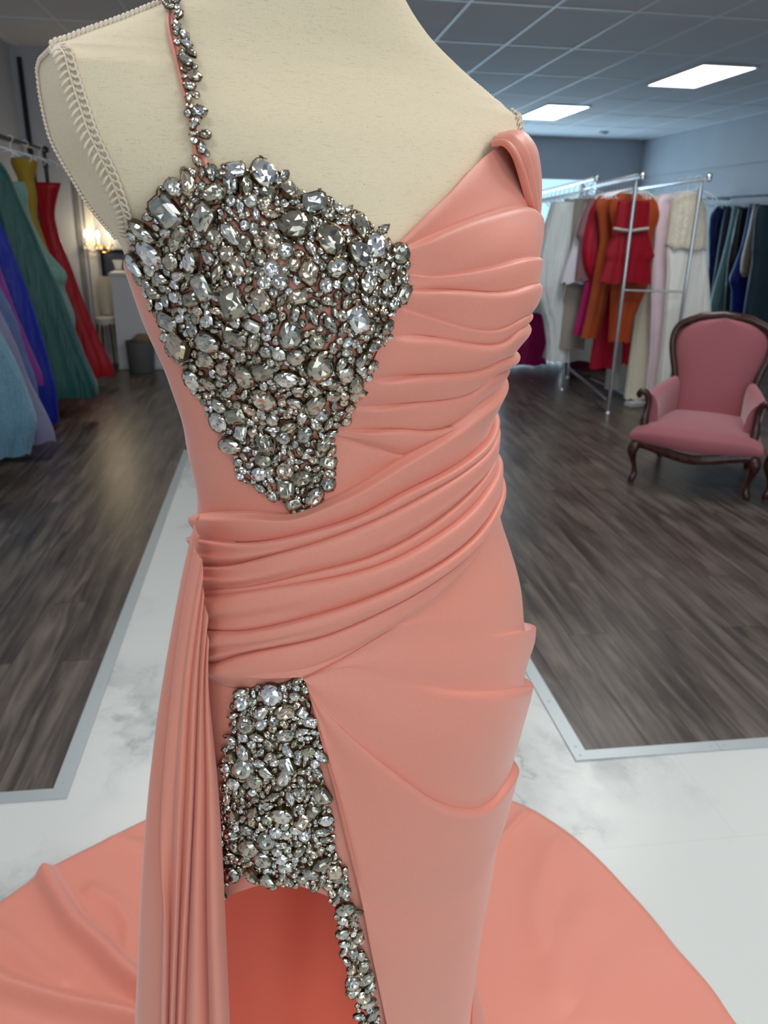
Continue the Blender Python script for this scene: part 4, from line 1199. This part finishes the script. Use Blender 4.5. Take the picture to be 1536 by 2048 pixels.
FAB = {}
def fab(rgb, **k):
    key = (rgb, tuple(sorted(k.items())))
    if key not in FAB:
        d = dict(rough=0.5, sheen=0.3, grain=300, gamt=0.12, bump=0.12, spec=0.4, fold=0.5, fscale=7.0); d.update(k)
        if max(rgb) - min(rgb) > 90: rgb = tuple(c * 0.80 for c in rgb); d['sheen'] = 0.04; d['spec'] = 0.3
        elif max(rgb) - min(rgb) > 40: rgb = tuple(c * 0.72 for c in rgb)
        elif min(rgb) > 150: rgb = tuple(min(244, c * 1.2) for c in rgb)
        FAB[key] = fabric('gown_cloth_%d' % len(FAB), lin(*rgb), **d)
    return FAB[key]
def loft_rows(rows, depth, Y, pleats, amp, seed, lean=0.0, n=64, m=36):
    """rows (z, xl, xr) top to bottom -> ring grid"""
    r_ = np.random.default_rng(seed)
    rows = sorted(rows, key=lambda q: -q[0])
    zs_ = np.array([q[0] for q in rows]); s = (zs_[0] - zs_) / (zs_[0] - zs_[-1] + 1e-9)
    t = np.linspace(0, 1, m)
    z = np.interp(t, s, zs_); xl = np.interp(t, s, [q[1] for q in rows]); xr = np.interp(t, s, [q[2] for q in rows])
    for _ in range(1):
        for a_ in (xl, xr): a_[1:-1] = (a_[:-2] + a_[1:-1] + a_[2:]) / 3
    ph = r_.uniform(0, 6.28, 3); P = np.zeros((m, n, 3)); wmax = (xr - xl).max()
    for i in range(m):
        cx, hw = (xl[i] + xr[i]) / 2, (xr[i] - xl[i]) / 2
        d = depth * (0.35 + 0.65 * (hw * 2 / wmax))
        for j in range(n):
            a = 2 * math.pi * j / n
            g = 1 + amp * (0.15 + 0.85 * t[i]) * (math.sin(pleats * a + ph[0]) * 0.6 + math.sin((pleats * 1.7 // 1) * a + ph[1] + 2 * t[i]) * 0.4)
            ca, sa = math.cos(a), math.sin(a)
            hem = 0.008 * math.sin(pleats * a + ph[2]) * (t[i] ** 6)
            P[i, j] = (cx + hw * np.sign(ca) * abs(ca) ** 0.8 * (0.9 + 0.1 * g if abs(ca) > .9 else g), Y + d / 2 * sa * g, z[i] + hem)
    return P
def garment(name, label, Y, rows, mat, depth=0.2, pleats=9, amp=0.10, seed=1, cat='gown', group=None, part=None, parent=None, world_rows=False, close=True):
    W = []
    for q in rows:
        if world_rows: W.append(q); continue
        y, xl, xr = q
        a, b = at(xl, y, Y), at(xr, y, Y)
        W.append(((a[2] + b[2]) / 2, a[0], b[0]))
    P = loft_rows(W, depth, Y, pleats, amp, seed)
    lo = P[..., 2].min()
    if lo < 0.006: P[..., 2] = np.maximum(P[..., 2], 0.006 + 0 * P[..., 2])
    n = P.shape[1]
    top = np.repeat(P[0].mean(0)[None, None], n, 1) - np.array([0, 0, 0.012])
    P = np.concatenate([top, P], 0)
    if parent is None:
        t = thing(name, label, cat, (float(P[..., 0].mean()), Y, float(P[..., 2].min())), 0, group); WORLD.add(t.name)
    else: t = parent
    fast_grid(part or 'dress_body', P, mat, t, closed=True, angle=None)
    return t

# --- the rainbow rack on the left: (z, left x, right x) from the measured right-hand edge and the rail above
def left_gown(label, Y, edge, mat, cx, depth=0.3, pleats=9, amp=.1, seed=1, top=None, hemspread=1.0):
    rows = []
    cx -= 0.03
    edge = list(edge[:-1]) + [(edge[-2][0] - 1, edge[-2][1] + 14)]
    for x, y in edge:
        p = at(x, y, Y); hw = max(0.05, p[0] - cx); rows.append((max(p[2], 0.01), cx - min(hw * hemspread, cx - RX0 - 0.02), p[0]))
    if top: rows = [(top[0], cx - top[1], cx + top[1])] + rows
    return garment('hanging_gown', label, Y, rows, mat, depth, pleats, amp, seed, group='rainbow gowns on the left rack', world_rows=True)
TUL = dict(fold=0.8, fscale=12.0, gamt=0.18, grain=90, rough=0.6)
left_gown('red strapless satin gown, last on the left rack beside the wall lamp', 7.15, [(122, 366), (113, 400), (108, 432), (121, 480), (141, 530), (168, 605), (200, 680), (229, 738), (215, 768)], fab((196, 8, 30), rough=.42), -1.80, .26, 6, .07, 2)
left_gown('mustard yellow gown with a ruffled bodice beside the red gown', 6.80, [(72, 318), (78, 335), (66, 350), (75, 395), (72, 430), (92, 490), (112, 545), (140, 640), (162, 705)], fab((196, 160, 40), fold=.7), -1.83, .24, 7, .1, 3)
left_gown('mint green tiered gown between the yellow and dark green gowns', 6.45, [(48, 364), (56, 385), (54, 410), (62, 440), (92, 500), (138, 552), (126, 572), (150, 632), (150, 652), (172, 705)], fab((150, 206, 192), **TUL), -1.84, .26, 8, .1, 4)
left_gown('dark emerald green satin ballgown with a full skirt', 6.05, [(2, 325), (20, 350), (38, 400), (62, 450), (92, 520), (124, 590), (152, 665), (178, 730), (197, 775), (150, 812)], fab((8, 96, 92), rough=.38), -1.87, .34, 8, .14, 5)
left_gown('royal blue satin gown beside the dark green one', 5.65, [(-40, 318), (-20, 400), (12, 470), (40, 540), (66, 610), (90, 690), (112, 770), (118, 832), (110, 845)], fab((10, 36, 170), rough=.38), -1.90, .26, 6, .09, 6)
left_gown('orchid purple satin gown, a thin slice beside the blue one', 5.36, [(-70, 310), (-40, 420), (0, 535), (31, 622), (61, 694), (88, 755), (102, 798)], fab((150, 62, 160), rough=.35), -1.92, .16, 5, .06, 7)
left_gown('periwinkle ruffled organza gown next to the purple one', 5.12, [(-95, 300), (-60, 430), (-20, 540), (16, 604), (38, 655), (46, 694), (72, 764), (78, 830), (90, 922)], fab((110, 134, 200), **TUL), -1.92, .22, 10, .2, 8)
left_gown('pale lilac satin gown beside the light blue tulle gown', 4.87, [(-120, 300), (-80, 440), (-40, 545), (0, 622), (31, 684), (61, 766), (88, 813), (113, 868), (78, 888)], fab((168, 164, 206), rough=.42), -1.92, .16, 6, .08, 9)
left_gown('light blue glitter tulle ballgown, nearest on the left rack', 4.45, [(-150, 290), (-120, 420), (-80, 520), (-30, 600), (0, 668), (22, 704), (44, 755), (62, 805), (76, 850), (62, 892), (10, 915)], fab((132, 186, 218), **TUL), -1.93, .30, 13, .12, 10)
for Y_ in (7.15, 6.8, 6.45, 6.05, 5.65, 5.36, 5.12, 4.87, 4.45):
    hanger(BX - .06 + .06 * (Y_ - 3.9) / 3.45, Y_, 1.93 + .012, 0.05, 'clear plastic hanger hooked over the black rail', 'hangers on the black rail')

# --- racks on the right, nearest first
def rg(label, Y, rows, col, **k):
    kw = dict(depth=.16, pleats=8, amp=.09); fk = {q: k.pop(q) for q in list(k) if q in ('rough', 'fold', 'fscale', 'gamt', 'grain', 'sheen')}
    kw.update(k)
    return garment('hanging_gown', label, Y, rows, fab(col, **fk), group='gowns on the chrome racks', **kw)
g1 = rg('dark crimson two-tier peplum romper with a silver belt, hung at the rack end', 5.99, [(402, 1236, 1300), (418, 1234, 1300), (440, 1230, 1298), (458, 1227, 1297), (466, 1226, 1297), (500, 1213, 1306), (516, 1208, 1311), (518, 1213, 1300), (545, 1203, 1302), (566, 1194, 1302)], (184, 0, 34), seed=21, depth=.10, pleats=6, amp=.06)
m = MB(); q = [at(x, y, 5.93) for x, y in ((1227, 457), (1250, 461), (1262, 462), (1280, 459), (1297, 457))]
m.tube(q, 0.013, 8); o = m.build('belt', plain('silver_beading', lin(190, 188, 180), 0.35, 0.4), g1)
rg('bright orange cape-sleeved jumpsuit behind the crimson romper', 6.12, [(388, 1232, 1300), (398, 1222, 1312), (418, 1216, 1322), (436, 1220, 1324), (450, 1224, 1312), (480, 1224, 1305), (560, 1222, 1300), (640, 1219, 1266), (684, 1216, 1260)], (222, 92, 40), seed=22, depth=.10, fold=.4)
rg('burnt orange long-sleeved coat dress beside the rose red pantsuit', 6.25, [(392, 1198, 1240), (408, 1186, 1244), (430, 1196, 1236), (480, 1200, 1232), (560, 1186, 1222), (620, 1174, 1210), (676, 1161, 1192)], (218, 96, 42), seed=23, depth=.08, fold=.4)
gs = garment('hanging_pantsuit', 'rose red satin pantsuit with a swagged sleeve and wide trousers', 6.40, [(394, 1196, 1250), (420, 1180, 1250), (460, 1170, 1250), (500, 1164, 1250), (535, 1168, 1250), (566, 1182, 1270), (590, 1196, 1276)], fab((226, 10, 58), rough=.4), .12, 7, .08, 24, cat='pantsuit', part='jacket')
garment('', None, 6.40, [(588, 1200, 1240), (650, 1191, 1232), (736, 1178, 1226)], fab((226, 10, 58), rough=.4), .10, 4, .05, 25, part='trouser_leg', parent=gs)
garment('', None, 6.42, [(588, 1242, 1276), (650, 1248, 1278), (728, 1244, 1280)], fab((226, 10, 58), rough=.4), .10, 4, .05, 26, part='trouser_leg', parent=gs)
rg('pale rose sheer-sleeved gown behind the orange coat dress', 6.46, [(396, 1178, 1215), (430, 1164, 1215), (474, 1150, 1210), (480, 1160, 1200), (560, 1150, 1200)], (206, 140, 150), seed=27, depth=.10)
rg('hot pink slip dress, a narrow strip beside the orange coat dress', 6.44, [(420, 1195, 1230), (560, 1172, 1205), (620, 1158, 1190), (669, 1145, 1176)], (226, 14, 128), seed=28, depth=.06)
rg('short white lilac flared dress over the beige column gown', 6.55, [(405, 1172, 1205), (450, 1155, 1200), (500, 1142, 1190), (540, 1128, 1186), (566, 1121, 1180)], (196, 194, 206), seed=29, depth=.12)
rg('beige column gown hanging below the short white lilac dress', 6.68, [(398, 1150, 1190), (500, 1138, 1186), (572, 1131, 1180), (620, 1124, 1176), (697, 1118, 1168)], (164, 156, 144), seed=30, depth=.10, pleats=4)
rg('white tulle gown with an overskirt, foremost of the white gowns by the window', 6.76, [(404, 1104, 1152), (430, 1096, 1152), (470, 1084, 1150), (520, 1071, 1146), (572, 1066, 1140), (590, 1070, 1136), (640, 1088, 1142), (690, 1094, 1142), (722, 1092, 1140)], (196, 204, 208), seed=31, depth=.22, pleats=12, amp=.12, **{'fold': .8, 'fscale': 14.0})
rg('cream lace gown partly hidden behind the foremost white tulle gown', 7.62, [(398, 1130, 1176), (430, 1118, 1176), (520, 1102, 1178), (600, 1108, 1186), (720, 1118, 1200)], (198, 196, 188), seed=32, depth=.16)
rg('icy blue tulle gown showing beside the mannequin hip, below the white gowns', 7.95, [(420, 1100, 1140), (500, 1068, 1130), (560, 1058, 1120), (612, 1046, 1112), (625, 1048, 1114)], (186, 204, 226), seed=33, depth=.16, pleats=12)
rg('fuchsia satin ballgown between the mannequin and the white gowns', 8.20, [(430, 1045, 1082), (450, 1040, 1084), (480, 1042, 1082), (500, 1040, 1078), (560, 1020, 1085), (620, 1006, 1088), (680, 996, 1092), (727, 985, 1090)], (240, 20, 140), seed=34, depth=.30, rough=.36)
rg('rose pink tulle gown with a frilled hem beside the fuchsia ballgown', 8.55, [(440, 1095, 1130), (560, 1075, 1130), (640, 1070, 1128), (690, 1066, 1126), (714, 1072, 1130)], (206, 70, 116), seed=35, depth=.2, pleats=12, amp=.14)
rg('pale lilac gown trailing beside the chrome post', 7.75, [(440, 1120, 1160), (600, 1108, 1160), (680, 1096, 1152), (716, 1086, 1146)], (186, 168, 196), seed=36, depth=.12, pleats=12, amp=.12)
rg('wine red gown low behind the chrome racks, hem near the floor', 8.0, [(500, 1160, 1230), (640, 1140, 1240), (745, 1128, 1250), (766, 1120, 1255)], (120, 24, 62), seed=37, depth=.2)
# second rail
rg('ivory gown with gold beaded bodice, at the end of the outer chrome rail', 5.95, [(384, 1366, 1386), (392, 1350, 1400), (415, 1342, 1410), (455, 1338, 1412), (494, 1332, 1412), (540, 1334, 1416), (600, 1330, 1420), (700, 1322, 1426), (800, 1310, 1430)], (206, 204, 198), seed=38, depth=.14, pleats=10, amp=.12)
gb = garment('', None, 5.945, [(386, 1364, 1388), (393, 1349, 1401), (415, 1341, 1411), (455, 1337, 1413), (492, 1331, 1413), (497, 1334, 1412)], fab((186, 180, 164), gamt=.3, grain=150, rough=.3), .155, 6, .05, 39, part='beaded_bodice', parent=bpy.data.objects[[o.name for o in bpy.data.objects if o.get('label', '').startswith('ivory gown with gold')][0]])
rg('blush pink tulle gown beside the gold beaded ivory gown', 6.12, [(388, 1322, 1352), (400, 1310, 1362), (450, 1312, 1356), (500, 1308, 1352), (560, 1302, 1352), (700, 1300, 1358), (790, 1290, 1360)], (204, 186, 194), seed=40, depth=.10, pleats=9)
rg('ivory textured column gown reaching the floor between the chrome posts', 6.32, [(392, 1302, 1330), (410, 1294, 1336), (470, 1294, 1332), (560, 1284, 1328), (640, 1268, 1322), (720, 1258, 1316), (797, 1248, 1312)], (206, 200, 180), seed=41, depth=.10, gamt=.12, grain=160)
rg('grey white satin gown low behind the orange trousers', 6.75, [(420, 1240, 1290), (600, 1226, 1292), (700, 1218, 1290), (778, 1210, 1290)], (176, 176, 176), seed=42, depth=.12)
for i, q in enumerate((.06, .16, .25, .34, .44, .55, .66, .78, .9, 1.02, 1.15, 1.28, 1.42, 1.55)):
    p = P1 + DIRR * (q - 0.02); hanger(p[0], p[1], 1.775 + .012, -0.15)
    if i % 2 == 0:
        p = P2 + DIRR * (q + .02); hanger(p[0], p[1], 1.775 + .012, -0.15)
for q in np.linspace(-0.35, 2.4, 13):
    p = R1 + DB * q; hanger(p[0], p[1], 1.79 + .012, -0.16)

# --- blue gowns on the wall rail
def wg(label, Y, rows, col, **k):
    fk = {q: k.pop(q) for q in list(k) if q in ('rough', 'fold', 'fscale', 'gamt', 'grain', 'sheen')}
    return garment('hanging_gown', label, Y, rows, fab(col, **fk), group='gowns on the wall rail', **{**dict(depth=.14, pleats=6, amp=.08), **k})
wg('bright navy satin gown next to the gold beaded ivory gown', 10.95, [(412, 1436, 1470), (430, 1420, 1468), (470, 1417, 1462), (520, 1418, 1456), (560, 1415, 1452), (640, 1412, 1450)], (16, 44, 110), seed=51, rough=.36)
wg('midnight blue gown between the navy and slate green gowns', 10.6, [(414, 1452, 1486), (440, 1446, 1484), (500, 1436, 1478), (580, 1424, 1470), (650, 1416, 1466)], (10, 18, 46), seed=52)
wg('slate green chiffon gown slanting across the blue ones', 10.3, [(412, 1466, 1490), (430, 1464, 1484), (470, 1456, 1478), (520, 1444, 1468), (570, 1430, 1458), (605, 1421, 1450), (640, 1420, 1448)], (92, 128, 130), seed=53)
wg('black sequin gown between the slate green and royal blue gowns', 10.05, [(414, 1478, 1504), (450, 1470, 1500), (520, 1456, 1494), (600, 1450, 1490), (660, 1446, 1488)], (16, 18, 26), seed=54, gamt=.5, grain=80, rough=.25)
wg('royal blue gown with a long sleeve on the wall rail', 9.8, [(408, 1500, 1520), (440, 1494, 1514), (490, 1484, 1506), (530, 1470, 1500), (562, 1457, 1496), (576, 1464, 1498), (660, 1460, 1510)], (22, 44, 150), seed=55, rough=.36)
wg('champagne gold sequin dress with one sleeve hanging down', 9.58, [(412, 1508, 1536), (430, 1504, 1530), (470, 1496, 1518), (520, 1484, 1506), (548, 1482, 1500), (554, 1486, 1496)], (168, 148, 124), seed=56, gamt=.4, grain=100, rough=.35)
wg('dusky teal gown with a beaded bodice at the photo edge', 9.3, [(410, 1518, 1580), (425, 1511, 1590), (470, 1507, 1590), (512, 1504, 1592), (516, 1506, 1592), (570, 1496, 1600), (660, 1482, 1610)], (44, 74, 96), seed=57, depth=.2)
for Y_ in (10.95, 10.6, 10.3, 10.05, 9.8, 9.58, 9.3):
    hanger(6.05, Y_, 1.872, 0.1, 'clear plastic hanger hooked over the dark wall rail', 'hangers on the wall rail')

# ------------------------------------------------------------------ counter corner, far left
b_ = MB(); b_.box(-1.545, -0.45, 8.05, 8.40, 0.0, 0.90)
ct = thing('counter', 'white shop counter with a plain front beside the grey basket', 'counter', (-1.0, 8.2, 0)); WORLD.add(ct.name)
b_.build('body', WHITEP, ct, smooth=False, bevel=.004)
b_ = MB(); b_.box(-1.56, -0.44, 8.035, 8.41, 0.90, 0.93); b_.build('top', WHITEP, ct, smooth=False, bevel=.004)
b_ = MB(); b_.box(-1.53, -0.46, 8.040, 8.05, 0.02, 0.09); b_.build('kickboard', WHITEP, ct, smooth=False)
bk_ = thing('waste_basket', 'round grey waste basket with brown paper inside, by the white counter', 'basket', (-1.30, 7.90, 0))
b_ = MB(); b_.lathe([(0.115, 0.004), (0.12, 0.01), (0.135, 0.30), (0.14, 0.305), (0.131, 0.305), (0.115, 0.03)], (0, 0, 0), 28)
b_.build('bin', plain('grey_bin', lin(92, 94, 94), 0.6), bk_)
b_ = MB(); b_.lathe([(0.02, 0.2), (0.09, 0.28), (0.10, 0.33), (0.05, 0.37), (0.01, 0.375)], (0.03, 0, 0), 9, 1.0, .8); b_.build('paper', plain('brown_paper', lin(120, 104, 82), 0.8), bk_, smooth=False)
pf = thing('picture_frame', 'small black framed picture on the wall behind the cream chair', 'picture', (-1.53, 8.42, 0.97))
b_ = MB()
for a in ((-.13, .13, .13, .16), (-.13, .13, -.16, -.13), (-.16, -.13, -.16, .16), (.13, .16, -.16, .16)): b_.box(a[0], a[1], -0.012, 0.012, a[2], a[3])
b_.build('frame', plain('black_frame', lin(20, 20, 24), 0.3), pf, smooth=False)
b_ = MB(); b_.box(-.13, .13, 0, 0.008, -.13, .13); b_.build('print', plain('dark_print', lin(58, 66, 82), 0.3), pf, smooth=False)
b_ = MB(); b_.lathe([(0.03, -0.05), (0.035, -0.01), (0.05, 0.035), (0.045, 0.04)], (0.0, -0.004, 0.02), 12, 1.0, .1); b_.build('motif', plain('pale_motif', lin(170, 172, 176), 0.5), pf)
# cream side chair between the wall and the counter
CREAM = fabric('cream_upholstery', lin(188, 182, 168), rough=.7, grain=300)
sc2 = thing('side_chair', 'cream upholstered side chair with thin dark legs beside the counter', 'chair', (-1.645, 8.12, 0))
b_ = MB(); b_.lathe([(0.0, 0.44), (0.085, 0.44), (0.09, 0.47), (0.085, 0.5), (0.0, 0.51)], (0, 0, 0), 20, 1, 1.6); b_.build('seat', CREAM, sc2)
rows = np.array([[(0.085 * s * (1 - .35 * abs(2 * q - 1) ** 2), 0.13 + 0.03 * q - 0.03 * (1 - s * s), 0.52 + 0.36 * q) for s in np.linspace(-1, 1, 13)] for q in np.linspace(0, 1, 13)])
b_ = MB(); b_.grid(rows); b_.grid(rows + np.array([0, 0.03, 0])); b_.build('backrest', CREAM, sc2)
for sx in (-1, 1):
    for sy in (-1, 1):
        b_ = MB(); b_.tube([(sx * .06, sy * .1, .45), (sx * .075, sy * .125, 0.0)], [.011, .008], 8); b_.build('leg', DARKMETAL, sc2)
# brass candle sconce with crystals
BRASS = plain('brass', lin(206, 160, 88), .25, 1.0)
sl = thing('wall_sconce', 'glowing brass candle wall lamp with crystal drops above the counter corner', 'wall lamp', (-1.69, 8.40, 1.20)); 
b_ = MB(); b_.lathe([(.05, -.02), (.055, 0), (.03, .03)], (0, 0.02, -.05), 16, 1, .5); b_.tube([(0, 0.02, -.05), (0, -.04, -.1), (0, -.05, 0), (0, -.05, .12)], .006, 8); b_.build('backplate', BRASS, sl)
BULB = plain('lit_bulb', (1, .9, .7, 1), .4, emit=(1.0, .84, .58, 1), es=22)
CRY = plain('crystal', (.95, .9, .85, 1), .05, 0.0, 1.0)
for dx, dy, dz in ((-.11, -.03, 0), (0.02, -.11, .0), (.12, -.05, .015)):
    b_ = MB(); b_.tube(resample(np.array([(0, -.05, -.07), (dx * .5, -.05 + (dy + .05) * .5, -.105), (dx, dy, -.07), (dx, dy, -.03)]), 14, 1), .005, 6); b_.lathe([(.012, -.035), (.03, -.03), (.028, -.022), (.01, -.02)], (dx, dy, 0), 12)
    b_.build('arm', BRASS, sl)
    b_ = MB(); b_.lathe([(.009, -.02), (.009, .04)], (dx, dy, dz), 10); b_.build('candle_tube', CASING, sl)
    b_ = MB(); b_.lathe([(.007, .04), (.016, .058), (.012, .085), (.002, .105)], (dx, dy, dz), 12); b_.build('bulb', BULB, sl)
    b_ = MB()
    for a in np.linspace(0, 6.28, 7)[:-1]: b_.lathe([(.001, -.075), (.006, -.062), (.003, -.045), (.001, -.035)], (dx + .027 * math.cos(a), dy + .027 * math.sin(a), 0), 6)
    b_.build('crystal_drops', CRY, sl, smooth=False)
lp = bpy.data.lights.new('sconce_glow', 'POINT'); lp.energy = 5.5; lp.color = (1, .78, .48); lp.shadow_soft_size = .05
lo = bpy.data.objects.new('sconce_glow', lp); C.objects.link(lo); lo.location = (-1.66, 8.20, 1.27)
# folded box on the base of the rack
b_ = MB(); b_.box(-.07, .07, -.05, .05, 0, .035); o = b_.build('shoe_box_lid', WHITEP, smooth=False, bevel=.004); p = at_z(1268, 812, 0.0); o.location = (p[0], p[1], 0); o.rotation_euler = (0, 0, .3)
tag(o, 'small white box lid on the floor under the ivory gown', 'box lid')
